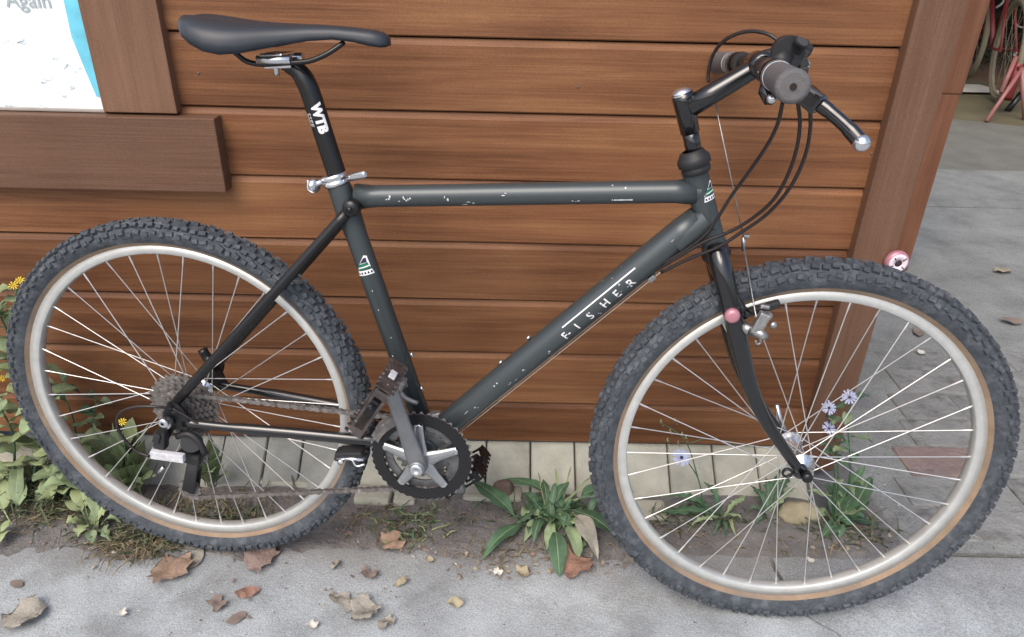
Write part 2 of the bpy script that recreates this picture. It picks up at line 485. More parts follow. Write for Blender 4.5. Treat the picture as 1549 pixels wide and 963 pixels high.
# yard to the right of the building: concrete bays
sheet('yard', [(.792, EDGE + .015), (9, EDGE + .015), (9, 3.17), (.70, 3.17), (.70, 1.345), (.792, 1.345)], -.08, -.004, CONC2)
sheet('yard', [(1.004, 3.18), (9, 3.18), (9, 3.78), (1.004, 3.78)], -.08, -.002, CONC2)
sheet('yard', [(1.004, 3.79), (9, 3.79), (9, 4.6), (4.4, 4.35), (1.9, 5.6), (1.004, 5.7)], -.08, -.010, mat('olive_grey_concrete', (.165, .165, .145), .9, var=.25, vscale=5, bump=.5, bscale=50))  # far bay in a darker olive grey
sheet('earth_yard', [(-6, 4.0), (1.0, 4.0), (1.0, 5.0), (1.9, 5.3), (4.4, 4.1), (20, 4.0), (20, 30), (-6, 30)], -.09, -.016, DIRT2)
sheet('mossy_ground', [(1.6, 5.2), (3.6, 4.35), (4.2, 5.2), (4.0, 7.4), (2.0, 7.4)], -.02, -.012, OLIVE)
# old bricks let into the yard beside the corner
bricks = []
bz = RZ(math.radians(4))
rowsY = [1.10, 1.20, 1.30, 1.41, 1.52, 1.64, 1.76]
yardbrick = bpy.data.objects.new('brick_paving', None); COL.objects.link(yardbrick); yardbrick['kind'] = 'structure'
for ri, y in enumerate(rowsY):
    x = .83 + rnd.uniform(-.05, .03) + .05 * ri
    while x < 1.62:
        L = rnd.uniform(.16, .25); wd = (rowsY[ri + 1] - y if ri < 6 else .11) - .012
        mb = MB()
        mb.box((0, 0, 0), (L - .005, wd + .007, .05), RZ(rnd.uniform(-.015, .015)), bev=.006)
        for q in mb.v: q += V((0, 0, .004 * noise.noise(q * 30 + V((x, y, 0)) * 9)))
        red = (ri == 2 and .9 < x < 1.1) or (ri == 1 and 1.15 < x < 1.4)
        o = mb.build('brick', BRICKR if red else BRICKG, yardbrick)
        o.location = (x + L / 2, y + wd / 2, -.0255 + rnd.uniform(-.001, .0025))
        x += L
# sloping pale stones along the foot of the wall
ZB = .080                                    # underside of the planks
stones = thing('stone_apron', 'row of pale sloping paving stones along the foot of the wooden wall', 'stone edging', (0, 1.25, 0))
def apron_stone(xa, xb, ya=1.196, yb=1.302, za=.0, zb=.074, t=.05, skew=0):
    mb = MB()
    n = V((0, -(zb - za), yb - ya)).normalized()
    prof = [V((xa, ya, za)), V((xb, ya + skew, za)), V((xb, yb, zb)), V((xa, yb, zb))]
    c = sum(prof, V()) / 4
    top = [c + (q - c) * .985 for q in prof]
    vs = [q - n * t for q in prof] + [q - n * .004 for q in prof] + [q + n * 0 for q in [c + (q - c) * .95 for q in prof]]
    fs = [(3, 2, 1, 0), (8, 9, 10, 11)]
    for a, b in ((0, 4), (4, 8)):
        fs += [(a + i, a + (i + 1) % 4, b + (i + 1) % 4, b + i) for i in range(4)]
    mb.add([q - V((0, 1.25, 0)) for q in vs], fs)
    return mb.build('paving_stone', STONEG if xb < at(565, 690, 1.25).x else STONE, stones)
joints = [-1.55, -1.36, -1.18, -1.0]
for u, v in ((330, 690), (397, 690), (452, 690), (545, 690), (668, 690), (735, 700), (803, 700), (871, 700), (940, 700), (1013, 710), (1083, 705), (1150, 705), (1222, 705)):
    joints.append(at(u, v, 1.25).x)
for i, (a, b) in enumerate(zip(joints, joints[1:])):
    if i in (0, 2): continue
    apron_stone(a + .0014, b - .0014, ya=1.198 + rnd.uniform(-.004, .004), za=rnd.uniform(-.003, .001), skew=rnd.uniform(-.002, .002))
# outer lower row of broken stones
for u0, u1, v0, v1 in ((330, 405, 690, 735), (410, 470, 692, 740), (535, 590, 742, 765), (594, 628, 745, 765), (700, 790, 742, 756), (960, 1010, 762, 790), (0, 34, 655, 700)):
    a, b = gr(u0, v1), gr(u1, v1); c = gr(u1, v0); 
    mb = MB(); mb.box((0, 0, 0), (b.x - a.x, max(.05, c.y - a.y), .05), RZ(rnd.uniform(-.06, .06)), bev=.008)
    o = mb.build('paving_stone', STONE, stones); o.location = V(((a.x + b.x) / 2, (a.y + c.y) / 2 - 1.25, -.012 + rnd.uniform(0, .006)))

# ================================================================ wooden wall
wall = thing('wooden_wall', 'brown stained wall of horizontal wooden planks behind the bicycle', 'wall', (0, WY, 0))
ZL = [.9095 - .1213 * k for k in range(7)]
CX = at(1381, 0, WY).x                       # where planks stop at the corner board
def plank(za, zb, xa=-3.2, xb=None, last=False):
    xb = xb if xb is not None else CX + .01
    mb = MB()
    za += .0008; zb -= .0022
    # profile y (towards viewer is minus), z: chamfered top front edge
    pr = [(.018, za), (0.0015, za), (0, za + .002), (0, zb - .011), (.0062, zb), (.018, zb)]
    k = 24
    vs = []
    for i in range(k + 1):
        x = lerp(xa, xb, i / k)
        for y, z in pr:
            wob = .0012 * noise.noise(V((x * 1.7, z * 3, 3))) if z > za + .01 else .0012 * noise.noise(V((x * 1.7, (za - .12) * 3, 7)))
            vs.append((x, y + .0008 * noise.noise(V((x * 2, z * 5, 0))), z + wob))
    n = len(pr)
    fs = [(i * n + j, i * n + (j + 1) % n, (i + 1) * n + (j + 1) % n, (i + 1) * n + j) for i in range(k) for j in range(n)]
    fs += [list(range(n)), [k * n + j for j in range(n - 1, -1, -1)]]
    mb.add(vs, fs)
    return mb.build('plank', WOOD, wall)
zz = [1.6371, 1.5158, 1.3945, 1.2732, 1.1519, 1.0307] + ZL + [ZB]
for a, b in zip(zz[1:], zz):
    plank(a, b)

for (u, v) in ((1256, 508), (1244, 527), (1318, 232), (1300, 330), (300, 110), (300, 215), (874, 131), (160, 38)):
    q = at(u, v, WY)
    mb = MB(); mb.lathe([(0, -.0012), (.0018, -.0011), (.0022, -.0004), (.0022, .002), (0, .002)], 10)
    o = mb.build('nail', NAIL, wall); o.location = V((q.x, -.0006, q.z))
# corner board
c0, c1 = CX, at(1455, 0, WY).x
mb = MB(); mb.box(((c0 + c1) / 2, .004, (1.64 + .03) / 2), (c1 - c0, .052, 1.61), bev=.003); mb.build('corner_board', POSTV, wall)
mb = MB(); mb.box(((-3.2 + c1 - .03) / 2, .026, .86), (c1 - .03 + 3.2, .012, 1.56)); mb.build('backing_board', GAP, wall)
# return wall of the building, out of sight behind the corner
mb = MB(); mb.box((c1 - .08, .5, .84), (.03, .9, 1.6)); mb.build('side_panel', WOOD, wall)
# window: sill board and jamb
sx1 = at(343, 292, WY - .03).x; sz0 = at(343, 291, WY - .03).z; sz1 = at(320, 179, WY - .03).z
mb = MB(); mb.box(((-3.2 + sx1) / 2, -.008, (sz0 + sz1) / 2), (sx1 + 3.2, .048, sz1 - sz0), bev=.0025); mb.build('window_sill', TRIM, wall)
ja, jb = at(136, 80, WY - .018).x, at(252, 85, WY - .018).x
mb = MB(); mb.box(((ja + jb) / 2, -.004, (sz1 + 1.64) / 2 + .002), (jb - ja, .030, 1.64 - sz1 - .004), bev=.002); mb.build('window_jamb', POSTV, wall)
mb = MB(); zl = at(80, 164, WY - .010).z + .001; mb.box(((-3.2 + ja) / 2, -.004, (sz1 + zl) / 2 + .0005), (ja + 3.2 - .002, .014, zl - sz1 - .001), bev=.002); mb.build('sill_lip', mat('sill_lip_grey', (.36, .33, .30), .6, var=.1), wall)
# poster in the window
pb = at(80, 165, WY - .007).z
poster = thing('poster', 'white poster with a cyan right border and grey lettering in the window at upper left', 'poster', (0, WY - .007, pb))
pxr = ja - .001
mb = MB(); mb.box(((-1.9 + pxr) / 2, .001, .31), (pxr + 1.9, .002, .62)); mb.build('white_sheet', POSTER, poster)
mb = MB()
bl = at(98, 0, WY - .008)
def pq(u, v): q = at(u, v, WY - .0085); return V((q.x, -.0015, q.z - pb))
a, b, c, d, e = pq(96, 0), pq(120, 60), pq(128, 104), pq(151, 138), pq(146, 146)
mb.add([(a.x - .03, -.0015, .62), a, pq(108, 55), c, e, (pxr - .003, -.0015, e.z), (pxr - .003, -.0015, .62)], [(0, 1, 2, 3, 4, 5, 6)])
mb.build('border', CYAN, poster)
def text_mesh(s, size, bold=0.0, extr=0.0):
    cu = bpy.data.curves.new('txt', 'FONT'); cu.body = s; cu.size = size; cu.offset = bold; cu.extrude = extr; cu.resolution_u = 3
    ob = bpy.data.objects.new('txt', cu); COL.objects.link(ob)
    dg = bpy.context.evaluated_depsgraph_get(); dg.update()
    me = bpy.data.meshes.new_from_object(ob.evaluated_get(dg))
    bpy.data.objects.remove(ob); bpy.data.curves.remove(cu)
    return me
me = text_mesh('Again', .033, .0003); me.materials.append(INK)
q = pq(10, 10)
M = Matrix.Translation(q) @ Matrix.Rotation(math.pi / 2, 4, 'X')
link('lettering', me, poster, None, M)
for u, v, s in ((32, 62, 1), (28, 60, .7), (84, 87, .8), (97, 100, 1), (118, 106, .6), (66, 122, .9), (106, 133, 1), (92, 144, .6), (72, 118, .5), (5, 60, .5), (14, 158, 1.2), (60, 161, 1.0)):
    q = pq(u, v)
    mb = MB()
    for k in range(3):
        t = q + V((rnd.uniform(-.006, .006), 0, rnd.uniform(-.004, .004)))
        ang = rnd.uniform(-.6, .6)
        mb.box(t, (.010 * s, .0004, .0012), RY(ang))
    mb.build('printed_mark', INKF, poster)

# post standing further back beyond the corner
pY = 2.44
pxr2 = at(1378, 390, pY).x
post = thing('wooden_post', 'orange brown wooden post standing behind the corner of the wall', 'post', (pxr2 - .09, pY, 0))
zs = at(1430, 142, pY).z
mb = MB(); mb.box((0, .09, zs / 2), (.18, .18, zs), bev=.004); mb.build('post_base', POST, post)
mb = MB(); mb.box((0.001, .09, (zs + 2.2) / 2 + .001), (.186, .186, 2.2 - zs), bev=.004); mb.build('post_shaft', POST, post)

# ================================================================ bicycle
bike = thing('bicycle', 'dark charcoal mountain bicycle with black saddle and fork leaning against the wooden wall', 'bicycle', BASE, BR)
def bpart(name, material, fn, parent=None, **k):
    mb = MB(); fn(mb); return mb.build(name, material, parent or bike)
W0 = Matrix.Translation(V((0, 0, RT)))
W1 = Matrix.Translation(FC) @ SR.to_4x4()
CRK = P(632, 705, -.080); CRK.y = 0
BBZ = CRK

# ---- wheels
RIMR = .2855
def make_wheel(M, hubf, flR, flL, fr, seed, grow=1.0):
    def G(r): return .2835 + (r - .2835) * grow
    wh = MB(); hubf(wh)
    wheel = wh.build('wheel', [SILVER, STEEL, BLACKS], bike)
    wheel.matrix_local = M
    mb = MB()
    prof = [(.2855, -.0115), (.2716, -.0092), (.2704, -.0082), (.2696, -.003), (.2694, 0), (.2696, .003), (.2704, .0082), (.2716, .0092), (.2855, .0115), (.2855, .0100), (.277, .0065), (.277, -.0065), (.2855, -.0100)]
    mb.lathe(prof, 120, closed=True)
    mb.build('rim', RIM, wheel)
    mb = MB()
    half = [(.2835, .0098), (.2870, .0124), (.2905, .0150), (.2926, .0166), (.2972, .0196), (.3035, .0226), (.3110, .0236), (.3182, .0212), (.3242, .0154), (.3280, .0080), (.3292, 0)]
    half = [(G(r), y) for r, y in half]
    prof = [(r, -y) for r, y in half] + [(r, y) for r, y in half[-2::-1]]
    mats = [1 if max(prof[i][0], prof[i + 1][0]) < .2835 + (.2930 - .2835) * grow else 0 for i in range(len(prof) - 1)]
    mb.lathe(prof, 128, mats=mats)
    mb.build('tyre', [TYRE, TAN], wheel)
    # knobbly tread
    rr = random.Random(seed)
    mb = MB()
    NK = 72
    for k in range(NK):
        for row, (ph, r, y, sx, sy, h, tilt) in enumerate((
                (0.0, .3262, 0.0045, .014, .0100, .0085, 8), (.5, .3262, -.0045, .014, .0100, .0085, -8),
                (.25, .3236, .0145, .014, .0085, .0085, 42), (.25, .3236, -.0145, .014, .0085, .0085, -42),
                (.75, .3225, .0160, .012, .0080, .0080, 46), (.75, .3225, -.0160, .012, .0080, .0080, -46),
                (.02, .3140, .0225, .015, .0085, .0070, 70), (.02, .3140, -.0225, .015, .0085, .0070, -70),
                (.52, .3105, .0238, .011, .0080, .0055, 80), (.52, .3105, -.0238, .011, .0080, .0055, -80))):
            sx *= rr.uniform(.85, 1.12); sy *= rr.uniform(.88, 1.1)
            th = 2 * math.pi * (k + ph) / NK
            # local: x tangent, y lateral, z outward
            R = RY(-th + math.pi / 2) @ RX(math.radians(-tilt)) @ RZ(rr.uniform(-.3, .3))
            r = G(r) + rr.uniform(-.0010, .0006)
            h *= .82; sx *= .86; r += .0012
            c = V((r * math.cos(th), y + rr.uniform(-.001, .001), r * math.sin(th)))
            up = R @ V((0, 0, 1))
            mb.box(c + up * (h / 2 - .002), (sx, sy, h), R, taper=.78)
    mb.build('tread_knobs', TYRE, wheel, 'stuff')
    # 36 spokes, three-cross
    Ls = None
    me = None
    for k in range(36):
        side = -1 if k % 2 == 0 else 1
        lead = 1 if (k // 2) % 2 == 0 else -1
        thr = 2 * math.pi * (k + .35) / 36
        q = flR if side < 0 else flL
        thh = thr + lead * math.radians(62 + 0)
        a = V((fr * math.cos(thh), q + side * lead * .0015, fr * math.sin(thh)))
        b = V((.2698 * math.cos(thr), side * .002, .2698 * math.sin(thr)))
        L = (b - a).length
        if me is None:
            s = MB()
            s.tube([(0, 0, 0), (0, 0, .93), (0, 0, .96), (0, 0, 1.0)], [.00092, .00092, .0017, .0019], n=6, caps=False)
            me = s.mesh('spoke', SPOKE)
        d = (b - a).normalized()
        Rm = d.to_track_quat('Z', 'Y').to_matrix().to_4x4()
        link('spoke', me, wheel, None, Matrix.Translation(a) @ Rm @ Matrix.Diagonal((1, 1, L, 1)))
    return wheel
def hub_rear(mb):
    mb.lathe([(.0, -.068), (.006, -.068), (.006, -.052), (.012, -.050), (.012, -.020), (.026, -.0195), (.0265, -.0165), (.016, -.015), (.0145, .0), (.016, .030), (.0235, .0315), (.0235, .0345), (.011, .036), (.009, .050), (.006, .052), (.006, .068), (0, .068)], 32)
    # quick release skewer nut and lever
    mb.lathe([(0, -.086), (.008, -.086), (.0095, -.083), (.0095, -.072), (0, -.072)], 20)
    e = P(306, 528, .10) - V((0, 0, RT))
    mb.tube(cr([(0, .074, 0), (.01, .09, .02), lerp(V((0, .095, 0)), e, .6), e], 4), [.009] * 13, n=10, mat=2)
def hub_front(mb):
    mb.lathe([(0, -.052), (.0055, -.052), (.0055, -.044), (.011, -.042), (.013, -.036), (.0215, -.0345), (.0215, -.0315), (.0155, -.029), (.0145, 0), (.0155, .029), (.0215, .0315), (.0215, .0345), (.013, .036), (.011, .042), (.0055, .044), (.0055, .052), (0, .052)], 32)
    mb.lathe([(0, -.070), (.006, -.070), (.0085, -.067), (.0085, -.056), (0, -.056)], 20, mats=[2] * 4)
    mb.tube([(0, .062, 0), (-.012, .068, .025), (-.02, .07, .05)], [.006, .005, .004], n=8)
rear = make_wheel(W0, hub_rear, -.018, .033, .0235, 1, .86)
front = make_wheel(W1, hub_front, -.033, .033, .0195, 2)
front['label'] = 'front wheel turned slightly, nearest the corner'

# ---- frame tubes
ttA, ttB = P(540, 297), P(1052, 289)
dtA, dtB = P(652, 637), P(1066, 322)
stT = P(509, 270)
htT, htB = P(1050, 254), P(1081, 374)
RTT, RDT, RST = .0162, .0212, .0168
def gusset(mb, p, q, r0, r1):
    mb.tube([p, lerp(p, q, .5), q], [r0, lerp(r0, r1, .35), r1], n=20, caps=False)
def f_top(mb):
    d = (ttB - ttA).normalized()
    mb.tube([ttA, ttA + d * .03, ttB - d * .03, ttB], [RTT + .003, RTT, RTT, RTT + .003], n=24)
bpart_top = bpart('top_tube', PAINT, f_top)
def f_down(mb):
    d = (dtB - BBZ).normalized()
    mb.tube([BBZ, BBZ + d * .05, dtB - d * .045, dtB - d * .01], [RDT, RDT, RDT, RDT - .002], n=28)
down = bpart('down_tube', PAINT, f_down)
def f_seat(mb):
    d = (BBZ - stT).normalized()
    mb.tube([stT, stT + d * .012, stT + d * .05, stT + d * .09, BBZ], [RST + .0008, RST + .0008, RST + .002, RST, RST], n=24)
seat_tube = bpart('seat_tube', PAINT, f_seat)
def f_head(mb):
    mb.tube([htT, lerp(htT, htB, .06), lerp(htT, htB, .1), lerp(htT, htB, .9), lerp(htT, htB, .94), htB], [.0185, .0185, .0172, .0172, .0185, .0185], n=24)
    a = lerp(htT, htB, .28); b = lerp(htT, htB, .62)
    gusset(mb, a, lerp(a, ttA, .06), .0185, RTT)
    gusset(mb, b, lerp(b, dtA, .10), .0225, RDT)
head = bpart('head_tube', PAINT, f_head)
def f_bb(mb):
    mb.lathe([(0, -.036), (.017, -.036), (.0215, -.034), (.0215, .034), (.017, .036), (0, .036)], 28, M=Matrix.Translation(BBZ))
bpart('bottom_bracket_shell', PAINT, f_bb)
for s in (-1, 1):
    def f_ss(mb, s=s):
        top = P(534, 313, 0) + V((0, s * .0215, 0))
        low = V((.014, s * .066, RT + .030)) if s > 0 else P(268, 606, -.064)
        mid = lerp(top, low, .5) + V((0, s * .006, 0))
        mb.tube(cr([top, lerp(top, low, .25) + V((0, s * .004, 0)), mid, low], 5), .0082, n=14)
        mb.lathe([(0, -.012), (.011, -.012), (.013, -.008), (.013, .008), (.011, .012), (0, .012)], 18, M=Matrix.Translation(top + V((.006, -s * .001, .006))))
        mb.lathe([(0, s * .0125), (.004, s * .0125), (.0045, s * .0155), (0, s * .0155)], 10, M=Matrix.Translation(top + V((.006, 0, .006))))
    bpart('seat_stay', BLACKS if s > 0 else PAINT if False else BLACKS, f_ss)
    def f_cs(mb, s=s):
        a = V((.020, s * .064, RT - .006))
        pts = [a, V((.10, s * .060, RT - .010)), V((.22, s * .050, RT - .016)), V((.31, s * .042, RT - .022)), BBZ + V((-.022, s * .026, .004))]
        mb.tube(cr(pts, 5), [.0078] * 6 + [.0100] * 15, n=14, up=(0, 1, 0), flat=.85)
    bpart('chain_stay', BLACKG, f_cs)
    def f_do(mb, s=s):
        pl = [(-.016, RT - .012), (.0, RT - .018), (.024, RT - .018), (.034, RT - .004), (.026, RT + .022), (.012, RT + .040), (.002, RT + .034), (-.010, RT + .014)]
        if s < 0: pl = [(-.022, RT - .036), (-.010, RT - .040), (.004, RT - .018)] + pl[2:]
        mb.prism(pl, s * .0635, s * .0685)
    bpart('dropout', BLACKS, f_do)

# ---- seat post, collar, saddle
def f_post(mb):
    pts = [stT + V((.012, 0, -.035)), P(509, 262), P(489, 200), P(473, 150), P(464, 126), P(452, 108), P(436, 98), P(428, 96)]
    mb.tube(cr(pts, 5), [.0142] * 21 + [.0142, .0140, .0136, .0132, .0128, .0124, .012, .0116, .0112, .0108, .0102, .0096, .009, .009, .009], n=22)
post_ = bpart('seat_post', BLACKS, f_post)
def f_clamp(mb):
    c = P(425, 92)
    mb.box(c + V((.0, 0, -.004)), (.040, .030, .010), RY(-.06), bev=.003)
    mb.box(c + V((-.004, 0, .008)), (.034, .050, .007), RY(-.06), bev=.0025)
    for y in (-.022, .022):
        mb.tube([c + V((-.024, y, .002)), c + V((.024, y, .0045))], .0065, n=10)
    mb.tube([c + V((-.008, 0, -.02)), c + V((-.008, 0, .008))], .0045, n=8)
    mb.tube([c + V((.022, 0, -.022)), c + V((.020, 0, .006))], .004, n=8)
bpart('seat_clamp', SILVER, f_clamp, post_)
def f_collar(mb):
    d = (stT - BBZ).normalized()
    q = d.to_track_quat('Y', 'Z').to_matrix().to_4x4()
    Mc = Matrix.Translation(P(508, 271)) @ q
    mb.lathe([(.0165, -.009), (.0200, -.008), (.0205, -.003), (.0185, -.001), (.0185, .001), (.0205, .003), (.0200, .008), (.0165, .009)], 28, closed=True, M=Mc)
col_ = bpart('seat_collar', SILVER, f_collar)
def f_qr(mb):
    a = P(475, 280, -.012)
    Mx = Matrix.Translation(a) @ RZ(1.1).to_4x4()
    mb.lathe([(0, -.007), (.007, -.007), (.0105, -.004), (.0105, .004), (.006, .007), (0, .007)], 20, M=Mx)
    mb.tube([a, P(488, 274, -.012)], .0045, n=8)
    mb.tube(cr([P(466, 272, -.02), P(466, 286, -.022), P(475, 292, -.022)], 4), .0016, n=6)
def f_qrl(mb):
    b = P(524, 270, -.010); c = P(553, 263, -.028)
    mb.tube([b, lerp(b, c, .3), lerp(b, c, .9), c], [.003, .0055, .0055, .004], n=10, flat=.6)
bpart('quick_release_nut', SILVER, f_qr, col_)
bpart('quick_release_lever', SILVER, f_qrl, col_)
def f_saddle(mb):
    # rails of the outline in the bike plane: station px, top v, lower edge v, half width
    stn = [(287, 22, 34, .030), (293, 19.5, 44, .046), (303, 19.5, 56, .058), (318, 21, 68, .0655), (338, 24, 79, .0685), (360, 27.5, 84, .067), (385, 30.5, 82, .059), (410, 32.5, 76, .048), (440, 34.5, 69, .037), (475, 36, 62.5, .027), (510, 38, 60, .0215), (540, 41, 64, .0195), (565, 44, 70, .019), (579, 48, 72, .0165), (587, 53, 71, .011), (589.5, 58, 68, .006)]
    n = 24
    vs = []
    for u, vt, vb, hw in stn:
        t = P(u, vt, 0); lo = P(u, vb, -hw)
        x = t.x; zt = t.z; zb = lo.z
        for j in range(n):
            th = math.pi * j / (n - 1)            # near edge over the top to far edge
            y = -hw * math.copysign(abs(math.cos(th)) ** .75, math.cos(th))
            z = zb + (zt - zb) * (math.sin(th) ** .62)
            dip = .006 * math.exp(-(y / (.25 * hw + .002)) ** 2) * (1 if hw > .04 else .2)
            vs.append((x, y, z - dip))
    k = len(stn)
    fs = [(i * n + j, i * n + j + 1, (i + 1) * n + j + 1, (i + 1) * n + j) for i in range(k - 1) for j in range(n - 1)]
    mb.add(vs, fs, 0, True)
    mb.add(vs[:n], [list(range(n))], 0, True); mb.add(vs[-n:], [list(range(n))[::-1]], 0, True)
    # underside, slightly inside
    us = []
    for i in range(k):
        a = V(vs[i * n]); b = V(vs[i * n + n - 1])
        us += [a, a * .9 + b * .1 + V((0, 0, .004)), b * .9 + a * .1 + V((0, 0, .004)), b]
    mb.add(us, [(i * 4 + j, (i + 1) * 4 + j, (i + 1) * 4 + j + 1, i * 4 + j + 1) for i in range(k - 1) for j in range(3)], 1)
sad = bpart('saddle', [SADDLE, BLACKP], f_saddle)
for s in (-1, 1):
    def f_rail(mb, s=s):
        y = s * .022
        pts = [P(352, 76, s * .03), P(372, 92, y), P(396, 97, y), P(430, 95, y), P(462, 93, y), P(480, 88, s * .021), P(500, 78, s * .018), P(520, 64, s * .012)]
        mb.tube(cr(pts, 5), .0036, n=10)
    bpart('rail', BLACKS, f_rail, sad)

# ---- headset, stem, bar
hd = (htT - htB).normalized()
HQ = hd.to_track_quat('Y', 'Z').to_matrix().to_4x4()
def f_hs(mb):
    M = Matrix.Translation(F(1051, 248)) @ HQ
    mb.lathe([(.0165, -.013), (.0190, -.012), (.0205, -.006), (.0195, -.004), (.0195, -.002), (.0225, .000), (.0230, .007), (.0215, .011), (.0185, .014), (.0170, .018), (.0125, .020)], 32, M=M)
def f_hs2(mb):
    M = Matrix.Translation(htB - hd * .004) @ HQ
    mb.lathe([(.016, -.012), (.0205, -.010), (.0215, -.006), (.0185, -.002), (.0195, .002), (.0185, .005), (.016, .006)], 32, M=M)
bpart('headset', BLACKP, f_hs)
bpart('headset_cup', BLACKP, f_hs2)
stem_top = F(1031, 140)
bar_c = F(1150, 98)
def f_stem(mb):
    mb.tube([F(1052, 240), F(1042, 190)], .0112, n=20)
    mb.tube([F(1044, 200), F(1034, 152), stem_top], [.0130, .0145, .0145], n=20)
    a = F(1041, 163)
    mb.tube([a, lerp(a, bar_c, .35), lerp(a, bar_c, .88), bar_c], [.0150, .0140, .0130, .0130], n=20)
    mb.lathe([(.0128, -.02), (.0172, -.018), (.0172, .018), (.0128, .02)], 24, M=Matrix.Translation(bar_c) @ SR.to_4x4())
stem = bpart('stem', BLACKG, f_stem)
def f_bolt(mb):
    d = (stem_top - F(1042, 190)).normalized()
    M = Matrix.Translation(stem_top) @ d.to_track_quat('Y', 'Z').to_matrix().to_4x4()
    mb.lathe([(0, .007), (.007, .006), (.0125, .003), (.0145, -.001), (.0145, -.003)], 20, M=M)
bpart('stem_bolt', SILVER, f_bolt, stem)
nearE, farE = F(1200, 131, -.275), F(1086, 94, .285)
def barpt(t):                                # t=-1 near end, +1 far end; slight backward sweep in between
    if t < 0: return lerp(bar_c, nearE, -t)
    return lerp(bar_c, farE, t)
def f_bar(mb):
    pts = cr([barpt(-.97), barpt(-.5), barpt(-.18), barpt(0), barpt(.18), barpt(.5), barpt(.97)], 4)
    mb.tube(pts, .0112, n=16)
bar = bpart('handlebar', BLACKS, f_bar)
for s in (-1, 1):
    def f_grip(mb, s=s):
        a, b = barpt(s * .56), barpt(s * 1.0)
        d = (b - a).normalized()
        pts = [a, a + d * .002, a + d * .006, a + d * .010, lerp(a, b, .5), b - d * .010, b - d * .006, b - d * .002, b]
        mb.tube(pts, [.0145, .0172, .0172, .0160, .0162, .0166, .0172, .0162, .0125], n=26)
        c = b + d * .0004
        mb.tube([c - d * .002, c + d * .0006], .0035, n=10, mat=1)
    g = bpart('grip', [GRIP, GAP], f_grip, bar)
    def f_ring(mb, s=s):
        a, b = barpt(s * .56), barpt(s * 1.0)
        d = (b - a).normalized()
        mb.tube([a + d * .012, a + d * .0145], .0166, n=24)
    bpart('grip_ring', LABELM, f_ring, bar)
    # brake lever: bracket, blade with ball end
    def f_lev(mb, s=s):
        c = barpt(s * .47)
        if s < 0:
            tip = F(1303, 216, -.185); root = F(1228, 150, -.145)
        else:
            tip = F(1216, 98, .17); root = F(1200, 92, .145)
        d = (barpt(-1) - barpt(0)).normalized() if s < 0 else (barpt(1) - barpt(0)).normalized()
        mb.tube([c - d * .012, c + d * .012], .0165, n=18)
        mb.box(lerp(c, root, .5), ((root - c).length + .02, .022, .022), ((root - c).to_track_quat('X', 'Z').to_matrix()), bev=.004)
        mb.box(root, (.026, .020, .022), ((tip - root).to_track_quat('X', 'Z').to_matrix()), bev=.004)
        mb.tube(cr([root, lerp(root, tip, .3) + V((0, -.002 * s, .003)), lerp(root, tip, .7) + V((0, 0, .003)), tip], 5), [.0085] * 6 + [.0078] * 5 + [.0088] * 5, n=14, flat=.8)
    lev = bpart('brake_lever', BLACKG, f_lev, bar)
    def f_ball(mb, s=s):
        tip = F(1303, 216, -.185) if s < 0 else F(1216, 98, .17)
        pr = [(0, -.0098)] + [(.0098 * math.cos(a), .0098 * math.sin(a)) for a in [i * math.pi / 10 - math.pi / 2 for i in range(1, 10)]] + [(0, .0098)]
        mb.lathe(pr, 16, M=Matrix.Translation(tip))
    bpart('lever_tip', SILVER, f_ball, bar)
    def f_shift(mb, s=s):
        c = barpt(s * .36)
        if s < 0:
            mb.tube([c + V((0, -.012, 0)), c + V((0, .012, 0))], .0160, n=16)
            q = F(1190, 82, -.09)
            mb.tube([q + V((0, -.010, .002)), q + V((0, .012, .004))], [.019, .017], n=18)
            mb.tube(cr([q, F(1205, 72, -.10), F(1214, 62, -.115)], 4), [.010, .010, .009, .009, .0085, .008, .0085, .009, .007], n=10, flat=.6)
            mb.tube([lerp(c, q, .3), q], .012, n=10)
        else:
            mb.tube([c + V((0, -.012, 0)), c + V((0, .012, 0))], .0160, n=16)
            q = F(1196, 78, .11)
            mb.tube([q + V((0, -.012, .002)), q + V((0, .012, .004))], [.020, .018], n=18)
            mb.tube(cr([q, F(1212, 74, .10), F(1226, 78, .10)], 4), [.012, .012, .012, .011, .011, .010, .010, .010, .008], n=10, flat=.7)
            mb.tube([lerp(c, q, .3), q], .012, n=10)
            for k in range(4):
                e = F(1214, 66 + 14 * k, .09)
                mb.box(e, (.014, .02, .012), RY(.5 * k), bev=.002)
    bpart('shifter', BLACKP, f_shift, bar)
def f_adj(mb):
    a, b = F(1157, 138, -.11), F(1165, 150, -.12)
    mb.tube([F(1160, 122, -.11), a, b], [.007, .008, .0085], n=12)
    mb.lathe([(0, -.006), (.006, -.004), (.0065, .002), (0, .006)], 14, M=Matrix.Translation(b))
bpart('cable_adjuster', [BLACKG], f_adj, bar)
def f_adj2(mb):
    b = F(1167, 149, -.128)
    mb.lathe([(0, -.006), (.005, -.004), (.006, .0), (.005, .004), (0, .006)], 14, M=Matrix.Translation(b))
bpart('adjuster_button', SILVER, f_adj2, bar)

